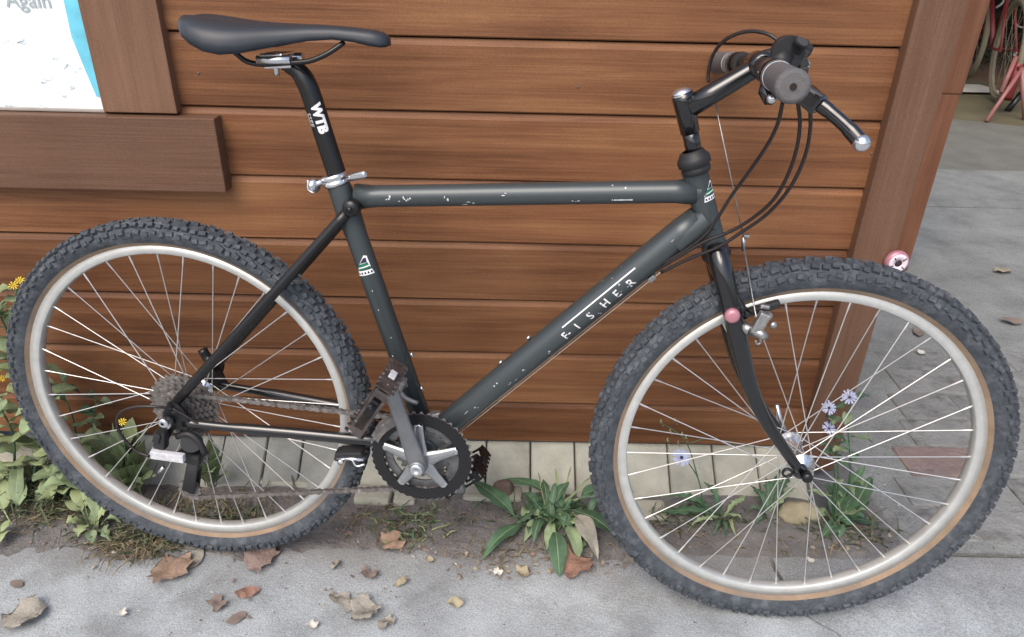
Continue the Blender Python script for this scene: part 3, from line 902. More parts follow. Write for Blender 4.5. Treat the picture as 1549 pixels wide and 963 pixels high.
# ---- fork
def f_fork(mb):
    top = htB - hd * .008
    mb.tube([top + hd * .012, top - hd * .01, top - hd * .03], [.0165, .0170, .0150], n=20)
    for s in (-1, 1):
        def y(t): return s * table([(0, .010), (.12, .028), (.3, .037), (.7, .044), (1, .050)], t)
        path = [(1083, 372, 0), (1091, 404, .12), (1103, 450, .26), (1112, 490, .36), (1122, 536, .48), (1137, 590, .63), (1158, 636, .77), (1186, 678, .90), (1210, 712, 1)]
        if s < 0: pts = [F(u, v, y(t)) for u, v, t in path]; self_pts = pts
        else: pts = [SR.inverted() @ (p - FC) for p in self_pts]; pts = [FC + SR @ V((p.x, -p.y, p.z)) for p in pts]
        rad = [.0135, .0150, .0145, .0140, .0132, .0118, .0100, .0088, .0082]
        pp = cr(pts, 4)
        rr = [lerp(rad[min(i // 4, 7)], rad[min(i // 4 + 1, 8)], (i % 4) / 4) for i in range(len(pp))]
        mb.tube(pp, rr, n=18)
        e = pts[-1]
        mb.lathe([(0, -.006), (.011, -.006), (.012, -.003), (.012, .003), (.011, .006), (0, .006)], 18, M=Matrix.Translation(e))
        # brake boss
        bz = pts[2]
        d = V((.018, 0, -.004))
        mb.tube([bz + d * .3, bz + d * 1.6 + V((0, 0, -.02))], [.009, .008], n=10)
fork = bpart('fork', BLACKG, f_fork)
def f_pinkbolt(mb):
    mb.lathe([(0, -.0045), (.006, -.0044), (.0098, -.0028), (.0110, .001), (.0110, .006), (0, .006)], 18, M=Matrix.Translation(F(1108, 478, -.056)))
bpart('pink_bolt', PINK, f_pinkbolt, fork)
def f_nut(mb):
    c = F(1191, 715, -.058)
    mb.lathe([(.0055, -.002), (.0085, -.002), (.0085, .002), (.0055, .002)], 16, closed=True, M=Matrix.Translation(c))
bpart('hook_washer', BLACKS, f_nut, fork)

# ---- front cantilever brake
def f_brk(mb):
    for s in (-1, 1):
        y = s * .052
        a = F(1130, 505, y); b = F(1150, 478, s * .060); c = F(1152, 500, s * .066)
        mb.tube([F(1122, 492, s * .040), F(1136, 500, y)], .008, n=10)
        mb.box(F(1150, 488, s * .058), (.016, .012, .034), RY(.3), bev=.003)
        mb.tube([F(1136, 500, y), F(1152, 505, s * .062), F(1158, 510, s * .064)], [.008, .007, .006], n=10)
        mb.lathe([(0, -.006), (.005, -.005), (.0062, 0), (.005, .005), (0, .006)], 12, M=Matrix.Translation(F(1162, 477, y)))
        mb.lathe([(0, -.005), (.005, -.004), (.0055, 0), (.004, .004), (0, .005)], 12, M=Matrix.Translation(F(1169, 491, y)))
        mb.box(F(1157, 463, s * .05), (.013, .008, .006), RY(.1), bev=.002)
        mb.lathe([(0, -.005), (.005, -.004), (.0055, 0), (.005, .004), (0, .005)], 12, M=Matrix.Translation(F(1151, 503, y)))
        mb.tube(cr([F(1143, 514, y), F(1145, 520, y), F(1150, 518, y), F(1150, 508, y)], 4), .0018, n=6)
    mb.tube([F(1145, 482, -.056), F(1142, 470, -.045), F(1125, 372, 0)], .0013, n=6)
    mb.tube([F(1145, 482, .056), F(1142, 470, .045), F(1125, 372, 0)], .0013, n=6)
    mb.tube([F(1125, 358, 0), F(1125, 378, 0)], .0034, n=8)
    mb.box(F(1129, 356, -.004), (.008, .010, .004), bev=.001)
    mb.tube([F(1076, 128, .02), F(1125, 360, 0)], .0010, n=6)
fb = bpart('brake', STEEL, f_brk)
for s in (-1, 1):
    def f_pad(mb, s=s):
        y = s * .019
        a, b = F(1128, 473, y), F(1180, 458, y)
        R = (b - a).to_track_quat('X', 'Z').to_matrix()
        mb.box(lerp(a, b, .5), ((b - a).length, .011, .0125), R, bev=.004)
        mb.tube([F(1152, 472, s * .024), F(1152, 475, s * .052)], .004, n=8)
    bpart('brake_pad', BLACKP, f_pad, fb)

# ---- rear U-brake tucked under the chain stays
for s in (-1, 1):
    def f_ub(mb, s=s):
        c = P(535, 684, -.035); c.y = s * .035
        mb.box(c + V((-.002, s * .004, .004)), (.044, .024, .012), RY(-.12), bev=.004)
        mb.box(c + V((-.022, s * .004, -.004)), (.016, .022, .018), RY(.2), bev=.004)
        mb.tube([c + V((-.026, s * .012, -.006)), c + V((.022, s * .014, -.002))], .0035, n=8, mat=1)
        mb.lathe([(0, -.004), (.005, -.003), (.005, .003), (0, .004)], 12, mats=[1] * 3, M=Matrix.Translation(c + V((-.018, s * .016, -.010))))
        mb.tube(cr([c + V((.002, s * .016, -.002)), c + V((.010, s * .018, -.014)), c + V((.024, s * .016, -.010))], 4), .0022, n=6, mat=1)
    bpart('brake_arm', [BLACKP, SILVER], f_ub)

# ---- cassette, chainrings, cranks, pedals
def gear(mb, c, rad, y, th, teeth, inner, mat=0, M=None, tooth=.0032):
    n = teeth * 4
    out, inn = [], []
    for i in range(n):
        a = 2 * math.pi * i / n
        r = rad + (tooth if i % 4 in (1, 2) else -tooth * .6)
        out.append((c[0] + r * math.cos(a), c[1] + r * math.sin(a)))
        inn.append((c[0] + inner * math.cos(a), c[1] + inner * math.sin(a)))
    mb.prism(out, y - th / 2, y + th / 2, mat, M, hole=inn)
def f_cas(mb):
    for k, (T, y) in enumerate(((30, -.0225), (26, -.0275), (23, -.0325), (20, -.0375), (17, -.0425), (14, -.0475), (12, -.0520))):
        r = T * .0127 / 2 / math.pi
        gear(mb, (0, 0), r - .001, y, .0021, T, max(.013, r - .016), M=W0)
    mb.lathe([(.0135, -.054), (.0150, -.0535), (.0150, -.020), (.0135, -.020)], 24, closed=True, M=W0)
    for k in range(8):
        a = k * math.pi / 4
        mb.box(V((.026 * math.cos(a), -.036, RT + .026 * math.sin(a))), (.007, .020, .010), RY(-a))
bpart('cassette', RUST, f_cas)
RC = P(634, 695, -.050)                      # ring centre as seen at the rings' own depth
cx, cz = CRK.x, CRK.z
def f_ring_outer(mb):
    gear(mb, (cx, cz), .0825, -.0562, .0026, 42, .0630, tooth=.0012)
    for k in range(5):
        a = math.radians(20 + 72 * k)
        mb.box(V((cx + .058 * math.cos(a), -.0555, cz + .058 * math.sin(a))), (.020, .0032, .016), RY(-a))
rings = bpart('chainring', RINGB, f_ring_outer)
def f_teeth(mb):
    gear(mb, (cx, cz), .0835, -.0540, .0018, 42, .074, tooth=.0032)
bpart('tooth_ring', STEEL, f_teeth, rings)
def f_ring_mid(mb):
    gear(mb, (cx, cz), .0655, -.0480, .003, 32, .0500, tooth=.0030)
    gear(mb, (cx, cz), .0450, -.0405, .003, 22, .0290, tooth=.0030)
    for k in range(5):
        a = math.radians(20 + 72 * k)
        mb.box(V((cx + .050 * math.cos(a), -.048, cz + .050 * math.sin(a))), (.016, .003, .018), RY(-a))
bpart('chainring', mat('ring_alloy', (.20, .205, .21), .4, metal=.7, var=.5, vscale=60), f_ring_mid)
CE = P(587, 572, -.092); CE.y = 0
def f_crank(mb):
    for k in range(5):                       # spider
        a = math.radians(20 + 72 * k)
        da = V((math.cos(a), 0, math.sin(a)))
        pr = [V((cx, -.062, cz)) + da * .010, V((cx, -.060, cz)) + da * .038, V((cx, -.058, cz)) + da * .064]
        mb.tube(pr, [.0140, .0090, .0070], n=10, flat=.45, up=(0, 1, 0), smooth=False, mat=1)
    a = V((cx, -.078, cz)); b = V((CE.x, -.096, CE.z))
    d = (b - a).normalized()
    mb.tube([a - d * .012, a - d * .004, a + d * .02, lerp(a, b, .5), b - d * .006, b + d * .006, b + d * .011], [.011, .0165, .0150, .0125, .0120, .0115, .007], n=14, flat=.55, up=(0, 1, 0), smooth=True)
    mb.lathe([(0, -.090), (.0125, -.090), (.014, -.086), (.014, -.055), (0, -.055)], 24, M=Matrix.Translation(V((cx, 0, cz))))
crank = bpart('crank_arm', [GREY, mat('spider_alloy', (.42, .43, .44), .35, metal=.8)], f_crank)
crank['label'] = 'near side grey crank arm with five armed spider'
def f_cbolt(mb):
    mb.lathe([(0, -.0925), (.004, -.0925), (.0045, -.0945), (.0100, -.0935), (.0112, -.091), (.0112, -.089), (0, -.089)], 24, M=Matrix.Translation(V((cx, 0, cz))))
bpart('crank_bolt', SILVER, f_cbolt, crank)
for k in range(5):
    def f_rb(mb, k=k):
        a = math.radians(20 + 72 * k)
        M = Matrix.Translation(V((cx + .060 * math.cos(a), 0, cz + .060 * math.sin(a))))
        mb.lathe([(.0022, -.0600), (.0030, -.0612), (.0055, -.0608), (.0058, -.0575), (0, -.0575), (0, -.0590), (.0022, -.0590)], 16, closed=True, M=M)
    bpart('ring_bolt', SILVER, f_rb, crank)
FE = V((2 * cx - CE.x, 0, 2 * cz - CE.z))
def f_crank2(mb):
    a = V((cx, .066, cz)); b = V((FE.x, .082, FE.z)); d = (b - a).normalized()
    mb.tube([a - d * .014, a, lerp(a, b, .5), b, b + d * .011], [.010, .0165, .0125, .0118, .007], n=14, flat=.55, up=(0, 1, 0))
bpart('crank_arm', GREY, f_crank2)
def pedal(c, y0, s, ang, mats, body=.030):
    # c: axle point (x,z) in bike frame; cage runs outward along y
    yc = y0 + s * .055
    R = RY(ang)
    o = V((c.x, yc, c.z))
    mb = MB()
    mb.tube([V((c.x, y0, c.z)), V((c.x, y0 + s * .095, c.z))], [.0085, .0065], n=12)
    mb.box(o, (body, .060, .020), R, bev=.005)
    p = mb.build('pedal', mats[0], bike)
    cg = MB()
    for sx in (-1, 1):                       # front and rear cage plates with teeth
        cg.box(o + R @ V((sx * .045, 0, 0)), (.0025, .082, .020), R)
        for k in range(7):
            for sz in (-1, 1):
                cg.box(o + R @ V((sx * .045, (k - 3) * .0125, sz * .0122)), (.0025, .0065, .0060), R, taper=.7)
    for sy in (-1, 1):
        for sz in (-1, 1): cg.box(o + R @ V((0, sy * .042, sz * .0085)), (.088, .0025, .004), R)
        for sx in (-1, 1):
            cg.box(o + R @ V((sx * .036, sy * .042, 0)), (.012, .004, .022), R, bev=.001)
    cg.build('cage', mats[1], p)
    for sx in (-1, 1):
        rf = MB(); rf.box(o + R @ V((sx * .0475, 0, 0)), (.004, .018, .010), R, bev=.001); rf.build('reflector', mats[2], p)
    return p
pedal(CE, -.096, -1, math.radians(-58), (BLACKS, mat('rusty_cage', (.085, .072, .068), .5, metal=.5, var=.6, vscale=60, col2=(.5, .48, .46), c2scale=70, c2thr=(.6, .66)), LABELM))
pedal(FE, .085, 1, math.radians(-38), (BLACKP, BLACKS, BLACKP), .064)

# ---- chain: one link object per link
def tang(c, r, a): return V((c[0] + r * math.cos(a), c[1] + r * math.sin(a)))
pj1 = P(288, 740, -.050); pj0 = P(296, 690, -.050)
RP = .018
cogR, ringR = .036, .0670
path = []
for a in range(200, 81, -12): path.append(tang((0, RT), cogR, math.radians(a)).to_3d().xzy + V((0, -.040, 0)))
for a in range(96, -97, -8): path.append(V((cx + ringR * math.cos(math.radians(a)), -.048, cz + ringR * math.sin(math.radians(a)))))
for a in range(-90, -271, -20): path.append(V((pj1.x + RP * math.cos(math.radians(a)), -.048, pj1.z + RP * math.sin(math.radians(a)))))
for a in range(-80, 100, 20): path.append(V((pj0.x + RP * math.cos(math.radians(a)), -.044, pj0.z + RP * math.sin(math.radians(a)))))
path.append(path[0].copy())
PITCH = .0127
def resample(path, step):
    out = [path[0]]; need = step
    for a, b in zip(path, path[1:]):
        L = (b - a).length; t = 0
        while L - t >= need:
            t += need; out.append(lerp(a, b, t / L)); need = step
        need -= (L - t)
    return out
cps = resample(path, PITCH)
def link_mesh(wid, name):
    mb = MB()
    for s in (-1, 1):
        pl = []
        for k in range(13):
            a = math.pi / 2 + math.pi * k / 12; pl.append((-.00635 + .0043 * math.cos(a), .0043 * math.sin(a)))
        pl.append((0, -.0028))
        for k in range(13):
            a = -math.pi / 2 + math.pi * k / 12; pl.append((.00635 + .0043 * math.cos(a), .0043 * math.sin(a)))
        pl.append((0, .0028))
        mb.prism(pl, s * wid - .0006, s * wid + .0006)
    for x in (-.00635, .00635):
        mb.tube([(x, -wid - .0008, 0), (x, wid + .0008, 0)], .0020, n=8)
    return mb.mesh(name, RUST)
lm = [link_mesh(.0030, 'link'), link_mesh(.0017, 'link')]
chain = MB(); chain.tube([cps[0] + V((0, -.003, 0)), cps[0] + V((0, .003, 0))], .002, n=8)
chain = chain.build('chain', RUST, bike)
for i, (a, b) in enumerate(zip(cps, cps[1:])):
    d = (b - a).normalized()
    R = Matrix((d, V((0, 1, 0)), d.cross(V((0, 1, 0))))).transposed()
    link('link', lm[i % 2], chain, None, Matrix.Translation((a + b) / 2) @ R.to_4x4())

# ---- derailleurs
def f_rd(mb):
    h = P(252, 640, -.082)
    mb.tube([P(250, 640, -.076), h], .0105, n=14)
    mb.box(P(244, 664, -.078), (.020, .018, .034), RY(.2), bev=.004)
    mb.box(P(238, 662, -.086), (.012, .010, .020), RY(.4), bev=.003)
    mb.tube([P(240, 684, -.080), P(236, 690, -.085)], .009, n=12)
    mb.box(P(288, 690, -.064), (.040, .020, .020), RY(.15), bev=.005)
    mb.tube([P(290, 668, -.056), P(290, 668, -.068)], [.016, .018], n=16)
    mb.tube(cr([P(268, 660, -.066), P(284, 656, -.066), P(300, 666, -.066), P(310, 686, -.066)], 4), .0055, n=10)
    # cage plates
    a, b = pj0, pj1
    for y in (-.0575, -.0405):
        mb.tube([V((a.x, y, a.z)), V((b.x, y, b.z))], [.010, .012], n=12, flat=.12, up=(0, 1, 0))
rd = bpart('derailleur', BLACKP, f_rd)
rd['label'] = 'rear derailleur with pale label plate'
def f_lab(mb):
    a, b = P(229, 686, -.090), P(279, 693, -.088)
    R = (b - a).to_track_quat('X', 'Z').to_matrix()
    mb.box(lerp(a, b, .5), ((b - a).length, .010, .0155), R, bev=.002)
bpart('label_plate', LABELM, f_lab, rd)
def f_rdb(mb):
    c = P(247, 640, -.088)
    mb.lathe([(.003, -.003), (.0055, -.0035), (.0082, -.002), (.0090, .003), (0, .004), (.002, 0)], 18, M=Matrix.Translation(c))
    e = P(240, 714, -.078); d = P(248, 706, -.078)
    mb.tube([e, d], .003, n=8)
bpart('pivot_bolt', SILVER, f_rdb, rd)
for c, r in ((pj0, .0165), (pj1, .0185)):
    def f_pul(mb, c=c, r=r):
        gear(mb, (c.x, c.z), r, -.049, .004, 11, .005, tooth=.002)
        mb.lathe([(0, -.0580), (.006, -.0580), (.006, -.040), (0, -.040)], 12, M=Matrix.Translation(V((c.x, 0, c.z))))
    bpart('pulley', RUST, f_pul, rd)
def f_fd(mb):
    c = P(611, 575)
    d = (stT - BBZ).normalized()
    M = Matrix.Translation(c) @ d.to_track_quat('Y', 'Z').to_matrix().to_4x4()
    mb.lathe([(.0165, -.007), (.0195, -.006), (.0195, .006), (.0165, .007)], 24, closed=True, M=M)
    mb.box(P(604, 580, -.024), (.020, .022, .022), RY(.4), bev=.004)
    mb.box(P(592, 572, -.036), (.016, .020, .030), RY(.5), bev=.004)
    mb.tube(cr([P(604, 590, -.03), P(614, 602, -.03), P(632, 610, -.028)], 4), .004, n=8)
fd = bpart('derailleur', GREY, f_fd)
fd['label'] = 'front derailleur clamped low on the seat tube'
def f_fdc(mb):
    for y in (-.0655, -.0440):
        pl = []
        for k in range(9):
            a = math.radians(112 + 5 * k); pl.append((cx + .0895 * math.cos(a), cz + .0895 * math.sin(a)))
        for k in range(9):
            a = math.radians(158 - 5 * k); pl.append((cx + .074 * math.cos(a), cz + .074 * math.sin(a)))
        mb.prism(pl, y - .001, y + .001)
    e = V((cx + .080 * math.cos(math.radians(155)), -.0545, cz + .080 * math.sin(math.radians(155))))
    mb.box(e, (.010, .023, .004), RY(.3))
bpart('chain_guide', RUST, f_fdc, fd)

# ---- cables
def cable(pts, r=.0024, material=CABLE, name='cable'):
    mb = MB(); mb.tube(cr(pts, 8), r, n=8)
    return mb.build(name, material, bike)
cable([F(1196, 92, -.07), F(1188, 74, -.06), F(1165, 53, -.05), F(1132, 47, -.03), F(1100, 58, -.01), F(1080, 80, .01), F(1072, 108, .02), F(1072, 124, .02)])
cable([F(1184, 155, -.12), F(1176, 188, -.11), F(1160, 220, -.09), F(1134, 258, -.06), F(1105, 298, -.035), F(1085, 330, -.026), P(1066, 356, -.026), P(1040, 376, -.020), P(1000, 400, -.012)])
cable([F(1207, 155, -.13), F(1210, 186, -.12), F(1205, 225, -.11), F(1190, 268, -.09), F(1168, 304, -.07), F(1135, 332, -.045), F(1100, 352, -.032), P(1066, 365, -.028), P(1030, 386, -.02), P(985, 413, -.006)])
cable([F(1224, 150, -.15), F(1226, 190, -.13), F(1218, 235, -.11), F(1196, 282, -.09), F(1162, 322, -.06), F(1120, 352, -.04), F(1085, 374, -.03), P(1045, 390, -.022), P(1000, 412, -.01)])
dd = (dtB - BBZ).normalized(); pn = V((dd.z, 0, -dd.x))       # below the down tube
dq = lerp(BBZ, dtB, .86) + pn * (RDT + .004); dl = lerp(BBZ, dtB, .05) + pn * (RDT + .003)
for y in (-.007, .006):
    cable([dq + V((0, y, 0)), lerp(dq, dl, .5) + V((0, y, 0)), dl + V((0, y, 0))], .0009, WIRE, 'bare_wire')
cable([P(262, 618, -.07), P(236, 615, -.082), P(205, 615, -.086), P(182, 624, -.088), P(177, 642, -.088), P(188, 664, -.088), P(207, 682, -.087), P(226, 690, -.086)], .0024)
cable([P(330, 648, -.062), P(300, 640, -.066), P(280, 628, -.068), P(262, 618, -.07)], .0024)
cable([P(238, 700, -.08), P(232, 715, -.078), P(222, 732, -.076)], .0012)
def f_stop(mb):
    mb.box(lerp(BBZ, dtB, .80) + pn * (RDT + .003), (.012, .022, .008), dd.to_track_quat('X', 'Z').to_matrix(), bev=.002)
bpart('cable_stop', GREY, f_stop)
# bottle cage bolts
sd_ = (stT - BBZ).normalized(); sn = V((sd_.z, 0, -sd_.x))
for q, n_ in ((P(622, 536), sn), (P(637, 587), sn), (P(800, 511), -pn), (P(758, 548), -pn)):
    def f_bb_(mb, q=q, n_=n_):
        axis = n_.to_track_quat('Y', 'Z').to_matrix().to_4x4()
        mb.lathe([(0, -.012), (.0024, -.012), (.0024, 0), (.0045, 0), (.0042, .003), (0, .0036)], 12, M=Matrix.Translation(q) @ axis)
    bpart('bottle_bolt', SILVER, f_bb_)

# ---- lettering and stickers wrapped on the tubes
def wrap(me_or_pts, origin, ax, rad, y_off=0.0, rot=0.0, eps=.0005):
    """map flat (x along the tube, y across) onto the near side of a tube with axis ax"""
    n_ = V((0, -1, 0)); n_ = (n_ - ax * n_.dot(ax)).normalized(); b_ = n_.cross(ax)
    if b_.z < 0: b_ = -b_
    out = []
    c, s = math.cos(rot), math.sin(rot)
    for p in me_or_pts:
        x, y = p[0] * c - p[1] * s, p[0] * s + p[1] * c
        an = (y + y_off) / rad
        out.append(origin + ax * x + (b_ * math.sin(an) + n_ * math.cos(an)) * (rad + eps))
    return out
def decal_text(s, size, origin, ax, rad, y_off, rot=0.0, material=WHITE, parent=None, bold=0.0):
    me = text_mesh(s, size, bold)
    bm = bmesh.new(); bm.from_mesh(me)
    bmesh.ops.triangulate(bm, faces=bm.faces[:])
    ys = [v.co.y for v in bm.verts]; y = min(ys) + .0015
    while y < max(ys):
        bmesh.ops.bisect_plane(bm, geom=bm.verts[:] + bm.edges[:] + bm.faces[:], plane_co=(0, y, 0), plane_no=(0, 1, 0)); y += .0015
    pts = [v.co.copy() for v in bm.verts]
    for v, q in zip(bm.verts, wrap(pts, origin, ax, rad, y_off, rot)): v.co = q
    bm.to_mesh(me); bm.free(); me.materials.clear(); me.materials.append(material)
    return link('lettering', me, parent)
def along(u, v, a, ax):
    q = P(u, v, -.02); return a + ax * (q - a).dot(ax)
dax = (dtB - BBZ).normalized()
for ch, u, v in (('F', 848, 505), ('I', 868, 490), ('S', 884, 473), ('H', 906, 457), ('E', 925, 441), ('R', 945, 425)):
    o = along(u, v, BBZ, dax)
    decal_text(ch, .0185, o, dax, RDT, -.0115, .10, WORNW, down, .0003)
def strip(L0, L1, w_, org, ax, rad, yoff, parent, name='stripe', material=WHITE):
    n = 10; pts = []
    for i in range(n + 1):
        x = lerp(L0, L1, i / n); pts += [(x, -w_ / 2), (x, w_ / 2)]
    mb = MB(); mb.add(wrap(pts, org, ax, rad, yoff), [(2 * i, 2 * i + 2, 2 * i + 3, 2 * i + 1) for i in range(n)])
    return mb.build(name, material, parent)
oa, ob = along(845, 490, BBZ, dax), along(958, 402, BBZ, dax)
strip(0, (ob - oa).length, .0021, oa, dax, RDT, .0085, down)
strip(0, .004, .016, oa, dax, RDT, .0015, down)
# triangular sticker low on the seat tube and at the head tube
def sticker(org, ax, rad, yoff, sc, parent, rot=0.0):
    def poly(pts, material, e):
        mb = MB(); mb.add(wrap([(x * sc, y * sc) for x, y in pts], org, ax, rad, yoff, rot, e), [list(range(len(pts)))]); return mb
    # x runs along the tube (up), y across
    mb = MB()
    for pts, mi, e in (([(.0, -.5), (.28, -.42), (.28, .42), (.0, .5)], 0, .0004), ([(.33, -.45), (.40, .40), (1.05, .38), (1.12, .22)], 0, .0004),
                       ([(.36, .38), (.36, -.40), (.66, -.20), (.70, .30)], 1, .0007), ([(.72, .28), (.70, -.12), (.98, .16), (.96, .30)], 2, .0007),
                       ([(.47, .38), (.42, -.30), (.48, -.28), (.54, .34)], 0, .0010)):
        bm = bmesh.new(); bm.faces.new([bm.verts.new((x * sc, y * sc, 0)) for x, y in pts])
        y = -.55 * sc
        while y < .55 * sc:
            bmesh.ops.bisect_plane(bm, geom=bm.verts[:] + bm.edges[:] + bm.faces[:], plane_co=(0, y, 0), plane_no=(0, 1, 0)); y += .0015
        bm.verts.index_update()
        mb.add(wrap([q.co for q in bm.verts], org, ax, rad, yoff, rot, e), [[q.index for q in f.verts] for f in bm.faces], mi); bm.free()
    for k in range(5):
        y = -.36 + .18 * k
        mb.add(wrap([(x * sc, yy * sc) for x, yy in ((.07, y - .06), (.20, y - .03), (.20, y + .04), (.07, y + .06))], org, ax, rad, yoff, rot, .0007), [[0, 1, 2, 3]], 2)
    return mb.build('sticker', [WHITE, DGREEN, DNAVY], parent)
sticker(along(568, 414, BBZ, sd_), sd_, RST, -.0045 * 0, .028, seat_tube)
hax = (htT - htB).normalized()
sticker(along(1077, 304, htB, hax), hax, .0172, .013, .024, head)
# worn white decal bars on the top tube
tax = (ttB - ttA).normalized()
def blob(org, ax, rad, x, y, L, wd, parent):
    n = 9; pts = []
    for k in range(n):
        q = 2 * math.pi * k / n; j = rnd.uniform(.45, 1.1)
        pts.append((x + L / 2 * j * math.cos(q), y + wd / 2 * j * math.sin(q)))
    mb = MB(); mb.add(wrap(pts, org, ax, rad, 0, 0, .0005), [list(range(n))]); mb.build('paint_chip', LABELM, parent)
for u, v, L, wd, yo, c in ((583, 299, .008, .007, .002, 3), (604, 299, .014, .0045, -.0015, 4), (615, 298, .008, .005, .001, 2), (672, 294, .004, .010, 0, 2), (926, 297, .004, .007, -.006, 1), (867, 298, .012, .003, -.006, 3), (700, 300, .02, .003, -.009, 3), (760, 292, .01, .002, .004, 2)):
    o = along(u, v, ttA, tax)
    for k in range(c): blob(o, tax, RTT, L * k / c + rnd.uniform(-.002, .002), yo + rnd.uniform(-.003, .003), L / c * rnd.uniform(.8, 1.6), wd * rnd.uniform(.4, .9), bpart_top)
o = along(929, 297, ttA, tax); strip(0, .026, .0026, o, tax, RTT, -.007, bpart_top, 'worn_decal', LABELM)
for u, v, yo in ((692, 612, .002), (706, 600, -.004), (740, 572, .004), (760, 571, -.008), (775, 570, -.012), (783, 553, -.006), (820, 520, -.010), (905, 470, -.013), (1010, 360, .003)):
    o = along(u, v, BBZ, dax)
    for k in range(2): blob(o, dax, RDT, rnd.uniform(-.004, .004), yo + rnd.uniform(-.002, .002), rnd.uniform(.002, .006), rnd.uniform(.001, .003), down)
for u, v, yo in ((567, 440, .001), (580, 468, .0), (590, 512, .004), (600, 538, -.004)):
    o = along(u, v, BBZ, sd_); blob(o, sd_, RST, 0, yo, rnd.uniform(.002, .005), rnd.uniform(.0015, .003), seat_tube)
pax = (P(473, 150) - P(509, 262)).normalized()
o = along(490, 205, P(509, 262), pax)
# letters read downwards along the post
o2 = along(474, 158, P(509, 262), pax)
decal_text('WTB', .0185, o2, -pax, .0142, .0008, 0, WHITE, post_, .0012)
decal_text('SSEE', .0105, o2 - pax * .010, -pax, .0142, -.0115, 0, LABELM, post_, .0)

# ================================================================ plants
GREEN = LEAF
def blade(base, tip, width, arch=.02, shape='oval', curl=.25, twist=0.0, n=13, side=None):
    """one leaf as a folded, arching blade from base to tip"""
    base, tip = V(base), V(tip)
    d = tip - base; L = d.length
    h = V((d.x, d.y, 0)); h = h.normalized() if h.length > 1e-4 else V((1, 0, 0))
    sd = side or h.cross(V((0, 0, 1))).normalized()
    vs = []
    for i in range(n + 1):
        t = i / n
        if shape == 'oval': w_ = math.sin(math.pi * min(1, max(0, (t - .18) / .82)) ** .8) ** .8 if t > .18 else .07
        elif shape == 'round': w_ = (max(0, math.sin(math.pi * min(1, (t - .3) / .7))) ** .55) if t > .32 else .05
        elif shape == 'saw': w_ = (.25 + .75 * math.sin(math.pi * t ** 1.3)) * (1 if i % 2 else .45) * (1 - t ** 4)
        elif shape == 'lobed': w_ = (.2 + .8 * t ** .7) * (1 if i % 3 else .5) * math.sqrt(max(0, 1 - t ** 3))
        else: w_ = max(0, 1 - t) ** .6
        w_ = max(w_, .03) * width / 2 * (1 + .30 * noise.noise(V((t * 6, width * 700, base.x * 90))))
        c = base + d * t + V((0, 0, 4 * arch * t * (1 - t)))
        a = twist * t
        s = sd * math.cos(a) + V((0, 0, 1)) * math.sin(a)
        up = V((0, 0, curl * w_ + .0035 * math.sin(9 * t + width * 900)))
        ja = 1 + .16 * noise.noise(V((t * 23, base.x * 77, 1))); jb = 1 + .16 * noise.noise(V((t * 23, base.y * 77, 5)))
        vs += [c - s * w_ * ja + up, c - s * w_ * .5 + up * .3 + V((0, 0, .10 * w_)), c - s * w_ * .05, c + s * w_ * .05, c + s * w_ * .5 + up * .3 + V((0, 0, .10 * w_)), c + s * w_ * jb + up]
    fs = [(i * 6 + j, i * 6 + j + 1, i * 6 + j + 7, i * 6 + j + 6) for i in range(n) for j in range(5)]
    return vs, fs
def leaf_part(root, base, tip, width, material, arch=.02, shape='oval', name='leaf', **k):
    o0 = V(root.location)
    vs, fs = blade(V(base) - o0, V(tip) - o0, width, arch, shape, **k)
    mb = MB(); mb.add(vs, fs, 0, True)
    for i in range(2, len(mb.m), 5): mb.m[i] = 1
    return mb.build(name, [material, VEIN], root)
def stem_part(root, pts, r=.0022, material=None, name='stem'):
    o0 = V(root.location); mb = MB()
    p = cr([V(q) - o0 for q in pts], 5)
    mb.tube(p, [lerp(r, r * .5, i / (len(p) - 1)) for i in range(len(p))], n=6)
    return mb.build(name, material or LEAF[0], root)
PXG = 1 / 1000.0                              # about a metre per thousand photo pixels near the wall foot

